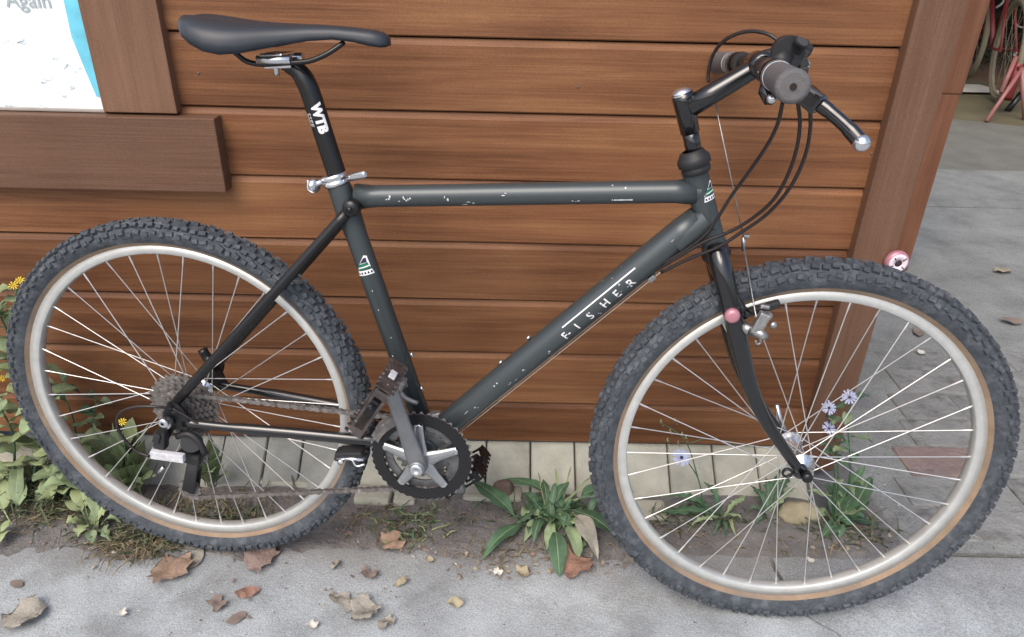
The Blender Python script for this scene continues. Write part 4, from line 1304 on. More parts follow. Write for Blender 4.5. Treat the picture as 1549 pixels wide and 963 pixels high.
# broad-leaved weed in front of the apron
b0 = gr(826, 792)
weed = thing('broadleaf_weed', 'low broad leaved green weed growing from the dirt between the crankset and front wheel', 'weed', b0)
for u0, v0, u1, v1, wd, z0, z1, ar, mi, sh in (
        (790, 800, 714, 752, 40, .01, .045, .02, 0, 'oval'), (842, 772, 764, 742, 26, .02, .03, .03, 0, 'oval'),
        (862, 782, 910, 768, 30, .03, .05, .02, 0, 'round'), (850, 790, 944, 832, 36, .03, .01, .04, 0, 'oval'),
        (800, 800, 728, 850, 30, .02, .008, .03, 0, 'oval'), (836, 800, 846, 876, 32, .02, .006, .03, 0, 'round'),
        (850, 806, 876, 850, 30, .03, .015, .03, 1, 'round'), (815, 790, 790, 772, 24, .02, .05, .02, 0, 'oval'),
        (820, 796, 806, 832, 22, .02, .02, .03, 0, 'oval'), (832, 790, 868, 820, 24, .02, .02, .03, 0, 'oval'),
        (828, 790, 820, 758, 18, .02, .06, .02, 0, 'oval'), (835, 786, 858, 762, 18, .03, .06, .02, 0, 'oval'),
        (822, 792, 776, 812, 20, .02, .02, .03, 0, 'saw'), (830, 792, 838, 770, 14, .02, .07, .01, 0, 'oval'),
        (846, 780, 896, 752, 8, .02, .06, .01, 2, 'grass'), (848, 778, 862, 742, 8, .02, .07, .01, 2, 'grass'), (844, 778, 838, 740, 8, .02, .06, .01, 2, 'grass'),
        (850, 780, 918, 764, 7, .02, .05, .01, 2, 'grass'), (826, 788, 812, 748, 7, .02, .06, .01, 2, 'grass'),
        (818, 800, 792, 826, 18, .02, .01, .03, 1, 'oval'), (836, 804, 826, 840, 20, .02, .01, .03, 1, 'oval'),
        (822, 794, 800, 786, 22, .02, .05, .02, 0, 'oval'), (840, 796, 852, 816, 22, .02, .03, .03, 0, 'oval')):
    leaf_part(weed, gr(u0, v0) + V((0, 0, z0)), gr(u1, v1) + V((0, 0, z1 if v1 < 800 else z1)), wd * PXG, LEAF[mi], ar * .7, sh, curl=.12)
for k in range(48):
    q = b0 + V((rnd.gauss(0, .034), rnd.gauss(0, .018), .004)); a = rnd.uniform(0, 6.28); L = rnd.uniform(.03, .07)
    leaf_part(weed, q, q + V((L * math.cos(a), L * .7 * math.sin(a), rnd.uniform(.0, .045))), rnd.uniform(.014, .028), LEAF[rnd.choice((0, 0, 0, 1))], .012, rnd.choice(('oval', 'saw', 'round')), curl=.15)
leaf_part(weed, gr(862, 796) + V((0, 0, .03)), gr(904, 852) + V((0, 0, .008)), .034, DRY['pale'], .03, 'oval', 'withered_leaf')
# small sprig of grass and clover by the chainring
b0 = gr(632, 792)
w2 = thing('grass_tuft', 'small pale green tuft of grass in the dirt below the chainring', 'grass tuft', b0)
for k in range(60):
    a = rnd.uniform(0, 6.28); L = rnd.uniform(.02, .06)
    q = b0 + V((rnd.gauss(0, .035), rnd.gauss(0, .022), -.005))
    leaf_part(w2, q, q + V((L * math.cos(a), L * math.sin(a) * .7, rnd.uniform(.004, .03))), rnd.uniform(.003, .007), LEAF[rnd.choice((1, 2, 2, 0))], .008, 'grass', 'blade', n=4)
b0 = gr(482, 806)
# saw-leaved plants seen through the front wheel
b0 = gr(1090, 788)
w3 = thing('dandelion', 'low dandelion with toothed leaves seen through the left half of the front wheel', 'weed', b0)
for u0, v0, u1, v1, wd, z1, sh, mi in ((1088, 786, 984, 786, 34, .012, 'saw', 0), (1088, 784, 1000, 766, 30, .03, 'saw', 0), (1090, 788, 1040, 806, 22, .01, 'saw', 1), (1092, 786, 1060, 756, 24, .05, 'saw', 0),
                                   (1094, 790, 1096, 822, 14, .01, 'grass', 0), (1094, 790, 1112, 820, 12, .01, 'grass', 2), (1090, 790, 1078, 818, 12, .01, 'grass', 0), (1094, 788, 1120, 800, 14, .02, 'saw', 1), (1086, 784, 1030, 776, 30, .03, 'saw', 0), (1094, 786, 1128, 768, 20, .03, 'saw', 1)):
    leaf_part(w3, gr(u0, v0) + V((0, 0, .004)), gr(u1, v1) + V((0, 0, z1)), wd * PXG, LEAF[mi], .018, sh, n=13)
b0 = gr(1160, 782)
w4 = thing('toothed_weed', 'green toothed weed just left of the yellowish rock behind the front hub', 'weed', b0)
for u1, v1, wd, z1, mi in ((1132, 752, 26, .03, 0), (1152, 748, 24, .05, 0), (1190, 746, 26, .06, 0), (1200, 760, 22, .04, 1), (1128, 782, 22, .012, 0), (1140, 800, 18, .01, 0), (1172, 742, 20, .06, 0)):
    leaf_part(w4, b0 + V((0, 0, -.002)), gr(u1, v1) + V((0, 0, z1)), wd * PXG, LEAF[mi], .02, 'saw', n=13)
# chicory at the corner of the wall
def flower(root, c, r, n=13, material=BLUE):
    o0 = V(root.location); c = V(c) - o0
    mb = MB()
    vd = (CAMP - (c + o0)).normalized()
    ax = (vd * .8 + V((rnd.uniform(-.4, .4), 0, .5))).normalized()
    e1 = ax.cross(V((0, 0, 1))).normalized(); e2 = ax.cross(e1)
    for k in range(n):
        a = 2 * math.pi * k / n + rnd.uniform(-.1, .1); rr = r * rnd.uniform(.8, 1.05)
        dd_ = e1 * math.cos(a) + e2 * math.sin(a); sd_2 = ax.cross(dd_)
        p0 = c + dd_ * r * .08; p1 = c + dd_ * rr * .6 + ax * r * .18; p2 = c + dd_ * rr + ax * r * .12
        wv = r * .12
        mb.add([p0, p1 - sd_2 * wv, p2 - sd_2 * wv * .9, p2 + sd_2 * wv * .9, p1 + sd_2 * wv], [(0, 1, 2, 3, 4)], 0)
    mb.build('flower_head', material, root)
    mb = MB(); mb.lathe([(0, -r * .1), (r * .18, 0), (r * .12, r * .2), (0, r * .25)], 10, M=Matrix.Translation(c) @ ax.to_track_quat('Y', 'Z').to_matrix().to_4x4())
    mb.build('flower_eye', DNAVY if material is BLUE else material, root)
def leafy_stem(root, pts, nl, wl, mats_, ln=.05, r=.002, shape='oval', name='leaf'):
    stem_part(root, pts, r)
    p = cr(pts, 10)
    for k in range(nl):
        q = p[int((k + .6) / nl * (len(p) - 1))]
        a = k * 2.4 + rnd.uniform(-.5, .5); L = ln * rnd.uniform(.6, 1.15) * (1.1 - .5 * k / nl)
        leaf_part(root, q, q + V((L * math.cos(a), L * math.sin(a) * .6 - .004, rnd.uniform(-.3, .5) * L)), wl * rnd.uniform(.7, 1.2), rnd.choice(mats_), .008, shape, name, n=7)
b0 = gr(1262, 796)
ch = thing('chicory', 'chicory plant with pale blue flowers at the wall corner behind the front wheel', 'flowering plant', b0)
f1, f2, f3 = at(1254, 617, 1.16), at(1285, 601, 1.17), at(1254, 648, 1.15)
leafy_stem(ch, [b0, at(1268, 720, 1.15), at(1262, 660, 1.16), f1], 9, .020, LEAF[:2], .06)
leafy_stem(ch, [b0 + V((.015, 0, 0)), at(1286, 715, 1.15), at(1283, 650, 1.16), f2], 9, .020, LEAF[:2], .06)
leafy_stem(ch, [b0 + V((.0, .01, 0)), at(1262, 712, 1.14), f3], 6, .018, LEAF[:2], .05)
for f, r in ((f1, .015), (f2, .016), (f3, .014)): flower(ch, f, r)
for u1, v1, wd, z1, mi in ((1300, 700, 34, .10, 0), (1250, 700, 30, .09, 0), (1305, 760, 36, .04, 0), (1292, 804, 34, .01, 0), (1240, 820, 26, .008, 0), (1318, 800, 26, .01, 0), (1270, 740, 34, .07, 0), (1296, 734, 32, .06, 0), (1228, 790, 26, .02, 1), (1285, 680, 26, .13, 0), (1268, 820, 26, .008, 0), (1250, 740, 26, .06, 1)):
    leaf_part(ch, b0 + V((rnd.uniform(-.01, .02), rnd.uniform(-.005, .01), -.002)), gr(u1, v1 if v1 > 770 else 780) + V((0, 0, z1)), wd * PXG, LEAF[mi], .02, 'oval')
b0 = gr(1066, 778)
ch2 = thing('chicory', 'thin chicory stalk with one pale blue flower in front of the pale apron stones', 'flowering plant', b0)
fl = at(1031, 692, 1.13)
stem_part(ch2, [b0, at(1058, 730, 1.14), at(1045, 705, 1.135), fl], .0016)
stem_part(ch2, [at(1058, 730, 1.14), at(1040, 672, 1.15), at(1018, 650, 1.16), at(1000, 640, 1.165)], .0014)
stem_part(ch2, [at(1040, 672, 1.15), at(1070, 663, 1.15), at(1110, 672, 1.15)], .0012)
flower(ch2, fl, .019, 16)
for u, v in ((998, 636), (1019, 634), (1008, 664), (1030, 655), (1024, 668), (1036, 660), (1012, 650)):
    q = at(u, v, 1.155)
    leaf_part(ch2, q + V((.008, 0, -.012)), q, .011, LEAF[2], .002, 'oval', 'bud', n=6)
# weeds on the left
b0 = gr(30, 770)
tw = thing('tall_weed', 'tall leafy weed with small yellow flowers left of the rear wheel against the wall', 'flowering plant', b0)
Yp = 1.17
leafy_stem(tw, [gr(48, 742), at(60, 640, Yp), at(34, 560, Yp), at(10, 500, Yp), at(-8, 455, Yp)], 26, .042, LEAF[1:], .085, .003)
leafy_stem(tw, [gr(60, 740), at(82, 690, Yp), at(60, 610, Yp), at(30, 520, Yp + .02), at(24, 432, Yp + .02)], 26, .036, LEAF[1:], .075, .003)
leafy_stem(tw, [gr(20, 744), at(20, 660, Yp), at(-10, 600, Yp)], 20, .046, LEAF[1:], .09, .003)
leafy_stem(tw, [gr(76, 750), at(100, 700, Yp - .02), at(118, 664, Yp)], 18, .044, LEAF[1:], .08, .003)
leafy_stem(tw, [gr(96, 756), at(112, 720, Yp - .04), at(134, 694, Yp - .04)], 12, .040, LEAF[1:], .07, .003)
for u, v in ((2, 572), (20, 432), (30, 424), (-4, 560)): flower(tw, at(u, v, Yp + .005), .008, 9, YEL)
b0 = gr(20, 800)
rl = thing('round_leaf_weed', 'weed with broad rounded pale green leaves at the left edge of the photo', 'weed', b0)
for u0, v0, u1, v1, wd, z1, sh in ((24, 792, 22, 752, 44, .05, 'round'), (22, 800, -8, 760, 60, .05, 'round'), (26, 800, 44, 742, 26, .07, 'round'), (30, 796, 46, 756, 24, .05, 'round'), (14, 806, -4, 836, 46, .02, 'round'), (6, 800, 10, 824, 30, .03, 'round'), (0, 790, -20, 780, 40, .05, 'round')):
    leaf_part(rl, gr(u0, v0), gr(u1, v1) + V((0, 0, z1)), wd * PXG * 1.1, LEAF[2 if u1 < 30 else 1], .015, sh)
b0 = gr(138, 796)
lw = thing('lobed_weed', 'weed with pale lobed leaves in front of the lower left of the rear tyre', 'weed', b0)
for u0, v0, u1, v1, wd, z1, sh in ((140, 800, 112, 742, 26, .06, 'lobed'), (138, 796, 128, 766, 30, .05, 'round'), (140, 800, 122, 826, 30, .02, 'lobed'), (146, 800, 150, 768, 26, .06, 'lobed'), (148, 800, 176, 790, 30, .04, 'saw'), (150, 802, 188, 806, 26, .03, 'saw'), (140, 806, 144, 830, 26, .012, 'lobed'), (132, 800, 104, 806, 30, .02, 'lobed'), (150, 806, 170, 826, 22, .01, 'saw'), (136, 796, 116, 780, 30, .04, 'round'), (146, 798, 165, 776, 22, .05, 'saw')):
    leaf_part(lw, gr(u0, v0), gr(u1, v1) + V((0, 0, z1)), wd * PXG * 1.15, LEAF[1 if wd < 30 else 2], .02, sh, n=10)
b0 = gr(200, 760)
mw = thing('milk_thistle', 'clump of large soft green leaves with one yellow flower seen through the rear wheel', 'weed', b0)
for k, (u1, v1, wd, Yq) in enumerate(((170, 640, 40, 1.2), (200, 630, 44, 1.22), (226, 640, 40, 1.2), (150, 672, 40, 1.18), (180, 670, 50, 1.17), (214, 668, 50, 1.17), (160, 700, 40, 1.15), (196, 704, 46, 1.14), (230, 690, 38, 1.16), (140, 640, 34, 1.22), (236, 720, 34, 1.14), (178, 730, 38, 1.12), (216, 730, 38, 1.12), (120, 660, 34, 1.2), (204, 655, 40, 1.19), (165, 655, 40, 1.19))):
    leaf_part(mw, gr(200 + rnd.uniform(-16, 16), 752), at(u1, v1, Yq), wd * PXG * 1.15, LEAF[1 + k % 2], .02, 'oval' if k % 3 else 'saw', n=11)
stem_part(mw, [gr(196, 752), at(190, 690, 1.16), at(185, 640, 1.16)], .0016); flower(mw, at(185, 638, 1.16), .009, 9, YEL)
b0 = gr(318, 742)
sw = thing('sorrel', 'bright green upright weed behind the rear derailleur inside the rear wheel', 'weed', b0)
for k, (u1, v1, wd, Yq) in enumerate(((318, 660, 26, 1.2), (330, 690, 30, 1.18), (310, 690, 28, 1.18), (338, 706, 22, 1.16), (300, 668, 26, 1.2), (322, 712, 24, 1.15), (306, 720, 22, 1.14), (346, 720, 18, 1.16), (326, 672, 26, 1.19))):
    leaf_part(sw, gr(318 + rnd.uniform(-8, 8), 738), at(u1, v1, Yq), wd * PXG * 1.25, LEAF[2 - k % 2], .015, 'oval')
b0 = gr(110, 680)
nw = thing('nettle', 'dark green weed against the wall behind the left side of the rear rim', 'weed', b0)
leafy_stem(nw, [gr(116, 690), at(112, 640, 1.24), at(96, 596, 1.25), at(92, 580, 1.25)], 12, .026, LEAF[:2], .055)
leafy_stem(nw, [gr(130, 690), at(140, 640, 1.24), at(146, 600, 1.25)], 10, .024, LEAF[:2], .05)
# ground-hugging grass, straw and leaf litter: uncountable
def patch(mb, cu, cv, su, sv, n, L, wd, zmax, mi=0, flat=False):
    for k in range(n):
        q = gr(cu + rnd.gauss(0, su), cv + rnd.gauss(0, sv)) + V((0, 0, -.004))
        a = rnd.uniform(0, 6.28); l = L * rnd.uniform(.5, 1.2)
        vs, fs = blade(q + V((0, 0, .006 if flat else 0)), q + V((l * math.cos(a), l * math.sin(a), .006 + rnd.uniform(0, zmax))), wd * rnd.uniform(.6, 1.3), l * .15, 'grass', n=4)
        mb.add(vs, fs, mi, True)
mb = MB()
patch(mb, 90, 760, 40, 18, 260, .07, .005, .05); patch(mb, 220, 816, 40, 12, 160, .05, .004, .03); patch(mb, 330, 778, 50, 12, 120, .05, .004, .03)
patch(mb, 450, 790, 50, 10, 25, .03, .004, .015); patch(mb, 640, 796, 24, 10, 60, .04, .005, .02); patch(mb, 800, 790, 50, 14, 70, .04, .005, .02)
patch(mb, 1050, 792, 50, 8, 120, .04, .004, .03); patch(mb, 1270, 805, 34, 8, 90, .05, .005, .03); patch(mb, 40, 720, 30, 20, 120, .08, .005, .06)
mb.build('grass', GRASS, None, 'stuff')
mb = MB()
patch(mb, 90, 770, 36, 16, 160, .06, .0028, .012, 0, True); patch(mb, 210, 830, 30, 10, 120, .05, .0026, .014, 0, True); patch(mb, 300, 785, 60, 14, 120, .06, .0026, .02, 0, True)
patch(mb, 580, 795, 40, 14, 60, .05, .0022, .006, 0, True); patch(mb, 760, 820, 50, 18, 110, .04, .0026, .008, 0, True); patch(mb, 1000, 806, 90, 10, 90, .035, .0026, .008, 0, True)
patch(mb, 1250, 820, 50, 10, 60, .04, .0026, .01, 0, True)
mb.build('dry_straw', STRAW, None, 'stuff')
mb = MB()
LM = [DRY['pale'], DRY['brown'], DRY['tan'], DRY['yellow'], DRY['white']]
def chips(cu, cv, su, sv, n, s0, s1, wts=(4, 5, 3, 2, 1)):
    for k in range(n):
        q = gr(cu + rnd.gauss(0, su), cv + rnd.gauss(0, sv)) + V((0, 0, .0045))
        s = rnd.uniform(s0, s1) * (.6 + .8 * rnd.random() ** 3); a = rnd.uniform(0, 6.28)
        e1 = V((math.cos(a), math.sin(a), rnd.uniform(-.25, .4))) * s; e2 = V((-math.sin(a), math.cos(a), rnd.uniform(-.25, .4))) * s * rnd.uniform(.35, .9)
        mb.add([q - e1, q - e2 * .8 + V((0, 0, s * .3)), q + e1 * .9 + V((0, 0, s * .2)), q + e2, q + V((0, 0, s * .35))], [(0, 1, 4), (1, 2, 4), (2, 3, 4), (3, 0, 4)], rnd.choices(range(5), wts)[0])
chips(735, 858, 26, 12, 26, .004, .010, (4, 3, 2, 4, .8)); chips(795, 862, 20, 8, 22, .004, .010, (3, 2, 3, 4, .6)); chips(690, 830, 40, 14, 50, .003, .008)
chips(590, 810, 50, 14, 60, .003, .008, (2, 6, 2, 1, .5)); chips(930, 850, 40, 12, 40, .003, .009); chips(1100, 812, 90, 10, 70, .003, .009, (4, 3, 2, 4, 3)); chips(1270, 826, 50, 8, 50, .004, .010, (4, 2, 2, 5, 2))
chips(120, 800, 60, 20, 60, .003, .009, (4, 5, 3, 1, .5)); chips(500, 880, 200, 40, 70, .002, .005, (4, 3, 2, 1, 1)); chips(1350, 780, 60, 30, 30, .002, .006); chips(780, 800, 50, 22, 90, .004, .012, (2, 6, 4, 1, .3))
chips(330, 900, 160, 30, 40, .002, .005)
mb.build('leaf_litter', LM, None, 'stuff')
mb = MB()                                     # grit and small pebbles
def ico(mb, c, r, mi):
    bm = bmesh.new(); bmesh.ops.create_icosphere(bm, subdivisions=1, radius=r)
    o = rnd.uniform(0, 99)
    vs = [V((v.co.x, v.co.y * .8, v.co.z * .7)) * (1 + .35 * noise.noise(v.co / r + V((o, o, o)))) + c for v in bm.verts]
    bm.verts.index_update(); fs = [[v.index for v in f.verts] for f in bm.faces]; bm.free(); mb.add(vs, fs, mi)
for k in range(420):
    q = V((rnd.uniform(-1.1, 1.0), rnd.uniform(1.04, 1.2), -.004)) if k < 330 else gr(rnd.uniform(0, 1549), rnd.uniform(845, 963))
    ico(mb, q, rnd.uniform(.0010, .0035) * (1 if k < 330 else .6), rnd.choice((0, 1, 1)))
mb.build('grit', [BRICKG, ROCKB], None, 'stuff')

# stones
def rock(name, label, u, v, size, material, sink=.3):
    bm = bmesh.new(); bmesh.ops.create_icosphere(bm, subdivisions=3, radius=1)
    o = rnd.uniform(0, 50)
    for q in bm.verts:
        k = 1 + .28 * noise.noise(q.co * 1.1 + V((o, 0, 0))) + .08 * noise.noise(q.co * 4 + V((o, 0, 0)))
        q.co = V((q.co.x * size[0], q.co.y * size[1], q.co.z * size[2])) * k / 2
    me = bpy.data.meshes.new(name); bm.to_mesh(me); bm.free(); me.materials.append(material)
    for p in me.polygons: p.use_smooth = True
    o_ = link(name, me); o_.location = gr(u, v) + V((0, size[1] * .2, size[2] * .5 * (1 - sink)))
    return tag(o_, label, 'rock')
rock('rock', 'small rounded brown stone just behind the far pedal', 762, 752, (.046, .04, .045), ROCKB)
rock('rock', 'yellowish limestone rock below the front hub', 1208, 792, (.090, .05, .052), ROCKY)
rock('rock', 'flat grey stone among the weeds at the left edge of the photo', 22, 724, (.13, .11, .05), STONE, .2)
rock('rock', 'dark stone at the stone apron behind the front tyre', 936, 756, (.05, .04, .05), ROCKB)

# ================================================================ fallen leaves
def fallen(u, v, size, key, label, shape='maple', rot=0.0, curl=.25, lift=.004, squash=1.0, group=None):
    if shape == 'maple':
        ol = [(0, 0), (.18, .10), (.42, .02), (.36, .20), (.62, .30), (.46, .42), (.52, .66), (.28, .58), (.22, .78), (.10, .72), (0, 1.0), (-.10, .74), (-.24, .80), (-.26, .58), (-.50, .62), (-.44, .42), (-.60, .28), (-.36, .20), (-.40, .02), (-.16, .10)]
    elif shape == 'oval':
        ol = [(0, 0), (.16, .12), (.28, .32), (.30, .52), (.22, .76), (.08, .94), (0, 1), (-.1, .92), (-.24, .74), (-.30, .5), (-.26, .3), (-.14, .1)]
    elif shape == 'scrap':
        ol = [(0, 0), (.3, .05), (.42, .3), (.2, .45), (.36, .7), (.1, .95), (-.15, .8), (-.3, .9), (-.34, .5), (-.15, .35), (-.3, .12)]
    else:
        ol = [(0, 0), (.05, .2), (.07, .5), (.05, .8), (0, 1), (-.05, .8), (-.06, .5), (-.05, .2)]
    bm = bmesh.new()
    jr = random.Random(int(u * 7 + v))
    vs = [bm.verts.new((x * jr.uniform(.88, 1.12), y - .5 + jr.uniform(-.03, .03), 0)) for x, y in ol]
    bm.faces.new(vs)
    bmesh.ops.triangulate(bm, faces=bm.faces[:])
    bmesh.ops.subdivide_edges(bm, edges=bm.edges[:], cuts=3, use_grid_fill=True)
    o = jr.uniform(0, 90)
    size *= .88; curl *= .62
    for q in bm.verts:
        x, y = q.co.x, q.co.y
        z = curl * (x * x * 1.3 + .5 * y * y) + curl * .55 * noise.noise(V((x * 2.6 + o, y * 2.6, o))) - .05 * math.exp(-(x / .05) ** 2) * curl
        q.co = V((x * squash, y, z)) * size
    zm = min(q.co.z for q in bm.verts)
    for q in bm.verts: q.co.z += -zm
    bm.normal_update()
    me = bpy.data.meshes.new('fallen_leaf'); bm.to_mesh(me); bm.free(); me.materials.append(DRY[key])
    for p in me.polygons: p.use_smooth = True
    root = link('fallen_leaf', me)
    c = gr(u, v); root.matrix_world = Matrix.Translation(c + V((0, 0, lift))) @ Matrix.Rotation(rot, 4, 'Z')
    tag(root, label, 'leaf' if key != 'white' else 'scrap', 'fallen leaves on the pavement')
    return root
fallen(258, 862, .085, 'tan', 'large tan brown maple leaf on the pavement below the rear tyre at left', rot=.5, curl=.5)
fallen(292, 848, .07, 'pale', 'faded flat greyish leaf beside the large tan leaf under the rear tyre', 'oval', rot=-.3, curl=.12)
fallen(298, 831, .085, 'pale', 'thin pale dry leaf strip touching the bottom of the rear tyre', 'strip', rot=1.5, curl=.3)
fallen(398, 846, .075, 'pink', 'pinkish brown leaf on the pavement under the middle of the rear tyre', rot=-1.1, curl=.4)
fallen(592, 822, .060, 'tan', 'folded tan leaf at the edge of the dirt below the chainring', 'scrap', rot=.2, curl=.7, squash=1.2)
fallen(868, 862, .075, 'rust', 'orange brown maple leaf at the front edge of the broad leaved weed', rot=2.7, curl=.6)
fallen(375, 899, .050, 'rust', 'small reddish brown curled leaf on the pavement left of centre', 'oval', rot=-1.2, curl=.8)
fallen(328, 915, .046, 'brown', 'dull brown crumpled leaf just left of the reddish curled leaf', 'scrap', rot=.7, curl=.6)
fallen(358, 937, .042, 'brown', 'flat dark brown leaf fragment below the reddish curled leaf', 'oval', rot=2.2, curl=.15)
fallen(522, 914, .052, 'pale', 'pale beige curled leaf, left one of the pair near the bottom middle', 'scrap', rot=.8, curl=.8)
fallen(550, 930, .060, 'pale', 'beige crumpled leaf, right one of the pair near the bottom middle', 'maple', rot=2.4, curl=.7)
fallen(505, 906, .034, 'pale', 'tiny pale pointed leaf at the upper left of the beige pair', 'oval', rot=.5, curl=.8)
fallen(472, 948, .026, 'white', 'small white torn scrap on the pavement at the bottom edge', 'scrap', rot=1.0, curl=.6)
fallen(40, 934, .085, 'pale', 'large pale grey twisted leaf in the bottom left corner', 'scrap', rot=-.7, curl=.8)
fallen(26, 885, .034, 'brown', 'dark flat leaf on the pavement above the pale grey corner leaf', 'oval', rot=1.2, curl=.12)
fallen(187, 930, .022, 'white', 'tiny white scrap on the pavement right of the bottom left corner', 'scrap', rot=.3, curl=.9)
fallen(689, 916, .036, 'yellow', 'small pale curled leaf on the pavement below the broad leaved weed', 'oval', rot=1.5, curl=.9)
fallen(508, 857, .030, 'pale', 'narrow pale curled leaf on bare pavement between rear wheel and chainring', 'oval', rot=-.4, curl=.9)
fallen(557, 872, .038, 'brown', 'small brown twiggy leaf right of the narrow pale curled leaf', 'scrap', rot=1.2, curl=.9)
fallen(608, 884, .032, 'yellow', 'small yellowish curled leaf to the right of the brown twiggy leaf', 'oval', rot=-1.0, curl=.8)
fallen(585, 945, .040, 'pale', 'pale broken leaf at the bottom edge right of the beige pair', 'scrap', rot=-1.0, curl=.7)
fallen(650, 850, .024, 'yellow', 'tiny yellowish leaf by the dirt edge left of the white chips', 'oval', rot=.9, curl=.8)
fallen(752, 868, .024, 'white', 'white chip on the pavement just left of the broad leaved weed', 'scrap', rot=.9, curl=.6)
fallen(790, 868, .036, 'yellow', 'cream crumpled leaf directly under the broad leaved weed', 'scrap', rot=.2, curl=.8)
fallen(952, 848, .034, 'pale', 'pale leaf beside the lower left of the front tyre', 'scrap', rot=-.5, curl=.6)
fallen(1083, 914, .030, 'pale', 'pale curled leaf touching the bottom left of the front tyre', 'oval', rot=.5, curl=.8)
fallen(1278, 833, .022, 'yellow', 'round yellowish leaf, left one of two inside the lower front wheel', 'oval', rot=1.5, curl=.5, squash=1.6)
fallen(1299, 832, .022, 'yellow', 'round yellowish leaf, right one of two inside the lower front wheel', 'oval', rot=.6, curl=.5, squash=1.6)
fallen(1224, 850, .018, 'white', 'tiny white scrap on the pavement inside the bottom of the front wheel', 'scrap', rot=.6, curl=.8)
fallen(1126, 808, .018, 'yellow', 'tiny cream leaf in the dirt inside the front wheel below the dandelion', 'oval', rot=.6, curl=.9)
fallen(1517, 411, .085, 'yellow', 'pale yellow leaf lying on the concrete yard at right', 'oval', rot=1.7, curl=.5)
fallen(1529, 488, .075, 'brown', 'brown curled leaf on the concrete right of the front tyre', 'oval', rot=1.3, curl=.5)
fallen(1389, 503, .075, 'brown', 'dark narrow leaf on the yard seen through the top right of the front wheel', 'oval', rot=-.4, curl=.2, squash=.8)
fallen(1392, 534, .03, 'white', 'tiny pale chip on the yard seen through the right side of the front wheel', 'scrap', rot=-.4, curl=.5)

# small pink wheel fixed on the corner board
pw = at(1355, 395, 1.262)
pk = thing('roller_wheel', 'small pink and white round wheel with a dark centre hole on the corner board', 'wheel', (pw.x, 1.2595, pw.z))
PS = Matrix.Diagonal((.5, .5, .5, 1))
mb = MB(); mb.lathe([(.012, -.014), (.036, -.016), (.044, -.008), (.045, .004), (.040, .016), (.012, .016)], 40, closed=True, M=PS); mb.build('tread', PINK, pk)
mb = MB(); mb.lathe([(.0135, -.017), (.030, -.0185), (.037, -.0165), (.030, -.0150), (.0135, -.015)], 40, closed=True, M=PS); mb.build('face_plate', mat('pink_white', (.78, .66, .72), .4), pk)
mb = MB(); mb.lathe([(0, -.012), (.0125, -.0150), (.0125, .0), (0, .0)], 24, M=PS); mb.build('bearing', mat('dark_bearing', (.05, .03, .035), .5), pk)
for a, L in ((.7, .016), (-.7, .012), (2.3, .010), (3.6, .010)):
    mb = MB(); mb.box(V((.0125 * math.cos(a), -.0093, .0125 * math.sin(a))), (L * .5, .001, .0018), RY(-a)); mb.build('slot', GAP, pk)

# ================================================================ far right background
KHAKI = mat('khaki_tyre', (.22, .19, .13), .7)
def back_bike(name, label, base, yaw, lean, col):
    R = RZ(yaw) @ RX(lean)
    t = thing(name, label, 'bicycle', base, R, 'bicycles parked in the shade at the back')
    for x in (0, 1.02):
        mb = MB()
        mb.lathe([(.335 + .022 * math.cos(a), .022 * math.sin(a)) for a in [2 * math.pi * i / 8 for i in range(8)]], 48, closed=True, mats=[0] * 8, M=Matrix.Translation((x, 0, .357)))
        mb.lathe([(.312 + .009 * math.cos(a), .012 * math.sin(a)) for a in [2 * math.pi * i / 6 for i in range(6)]], 48, closed=True, mats=[1] * 6, M=Matrix.Translation((x, 0, .357)))
        for k in range(18):
            a = 2 * math.pi * k / 18
            mb.tube([(x, .02 * (-1) ** k, .357), (x + .31 * math.cos(a), 0, .357 + .31 * math.sin(a))], .0018, n=5, mat=1, caps=False)
        mb.build('wheel', [KHAKI, KHAKI], t)
    mb = MB()
    for a, b, r in (((.42, 0, .33), (.30, 0, .80), .015), ((.30, 0, .76), (.86, 0, .82), .015), ((.42, 0, .33), (.86, 0, .74), .018), ((.86, 0, .86), (.90, 0, .70), .018),
                    ((.0, .05, .357), (.30, .02, .74), .009), ((.0, -.05, .357), (.30, -.02, .74), .009), ((.0, .05, .357), (.42, .03, .33), .010), ((.0, -.05, .357), (.42, -.03, .33), .010)):
        mb.tube([a, b], r, n=10)
    mb.build('frame', col, t)
    mb = MB()
    for s in (-1, 1): mb.tube(cr([(.90, s * .03, .70), (.93, s * .05, .58), (1.02, s * .05, .357)], 4), .011, n=8)
    mb.build('fork', col, t)
    mb = MB(); mb.tube(cr([(.80, -.28, .98), (.86, -.1, .96), (.85, 0, .92), (.86, .1, .96), (.80, .28, .98)], 4), .012, n=8); mb.build('handlebar', PALE, t)
    mb = MB(); mb.box((.26, 0, .93), (.26, .13, .05), bev=.02); mb.build('saddle', BLACKP, t)
    return t
back_bike('bicycle', 'red bicycle with a pale wheel in the shade beyond the far post at upper right', gr(1506, 152), 1.27, -.06, REDP)
back_bike('bicycle', 'dark red bicycle behind the pale wheeled one against the thicket', gr(1482, 122) + V((-.1, .3, 0)), 1.02, -.08, REDP)
st = thing('bicycle_stand', 'red and pale pink metal bicycle stand with splayed legs at the right edge', 'stand', gr(1520, 165))
def tb(root, pts, r, material, name):
    mb = MB(); o0 = V(root.location); mb.tube([V(p) - o0 for p in pts], r, n=10); mb.build(name, material, root)
Ys = gr(1492, 183).y
tb(st, [gr(1492, 183), at(1546, 104, Ys + .15)], .013, PALEP, 'leg')
tb(st, [at(1514, 140, Ys + .3), at(1537, 86, Ys + .4)], .015, PALEP, 'leg')
tb(st, [at(1546, 104, Ys + .15), at(1551, 188, Ys + .1)], .016, PALEP, 'leg')
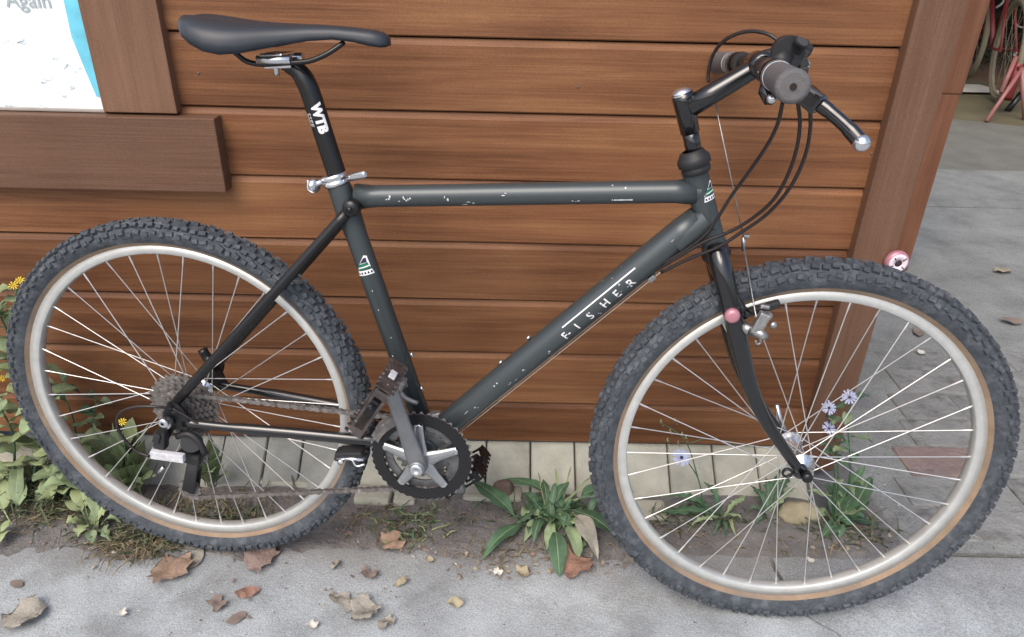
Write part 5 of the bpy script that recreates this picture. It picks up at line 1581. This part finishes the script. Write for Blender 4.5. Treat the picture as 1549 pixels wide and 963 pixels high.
tb(st, [at(1517, 176, Ys + .4), at(1546, 140, Ys + .4)], .022, BLACKS, 'shadow_bar')  # black bar drawn for a shadow by the stand
tb(st, [at(1524, 150, Ys + .3), at(1556, 50, Ys + .5)], .030, REDP, 'post')
tb(st, [at(1540, 104, Ys + .2), at(1600, 100, Ys + .2)], .018, REDP, 'rail')
pp_ = gr(1462, 134)
mb = MB()
for i in range(4):
    for j in range(3): mb.v.append(V((-.20 + .13 * i, -.2 + .18 * j, .012 + .02 * noise.noise(V((i * 2.1, j * 1.7, 2))))))
for i in range(3):
    for j in range(2): mb.f.append([i * 3 + j, (i + 1) * 3 + j, (i + 1) * 3 + j + 1, i * 3 + j + 1]); mb.m.append(0); mb.sm.append(False)
o = mb.build('white_sheet', DRY['white']); o.location = pp_; tag(o, 'uneven white patch on the ground beside the far post at upper right', 'white_sheet')  # small uneven white patch lying flat
# dense thicket that closes the view
tk = thing('thicket', 'dark tangled thicket with pale stems behind the parked bicycles', 'bush', (6.2, 8.0, 0), group=None)
mb = MB()
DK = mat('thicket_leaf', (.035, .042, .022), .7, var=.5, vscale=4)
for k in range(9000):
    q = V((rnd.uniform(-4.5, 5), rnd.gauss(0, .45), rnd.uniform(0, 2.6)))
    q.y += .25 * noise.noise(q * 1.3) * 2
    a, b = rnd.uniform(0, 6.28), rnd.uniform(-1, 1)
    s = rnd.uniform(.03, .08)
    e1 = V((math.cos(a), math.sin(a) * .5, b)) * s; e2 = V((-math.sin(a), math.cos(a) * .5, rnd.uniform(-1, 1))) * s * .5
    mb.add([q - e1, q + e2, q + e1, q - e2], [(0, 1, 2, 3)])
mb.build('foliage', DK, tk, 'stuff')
for k in range(64):
    x = rnd.uniform(-1.8, 1.2); z = rnd.uniform(.02, .75)
    mb = MB(); q = V((x, -1.0 + rnd.uniform(-.35, .3), z)); a = rnd.uniform(-1.2, 1.2)
    pts = [q]
    for i in range(3):
        q = q + V((math.cos(a) * .07, rnd.uniform(-.05, .05), math.sin(a) * .07)); a += rnd.uniform(-.9, .9); pts.append(q)
    mb.tube(cr(pts, 4), rnd.uniform(.008, .018), n=6); mb.build('stem', PALE, tk)
sh = thing('shade_shelter', 'added dark shelter, mostly unseen, shading the thicket and parked bicycles', 'shade_shelter', (5, 10.2, 0))  # added shelter that keeps the far corner in shade
mb = MB(); mb.box((0, -2.6, 2.75), (16, 6.4, .08), RX(.05)); mb.build('shade_roof', GAP, sh)  # unseen cover added overhead to block the sky light
mb = MB(); mb.box((0, .1, 1.6), (16, .2, 3.2)); mb.build('wall', mat('dark_backdrop', (.030, .02, .016), .9, var=.3, vscale=3), sh)  # added back panel, coloured dark to keep the far view dark
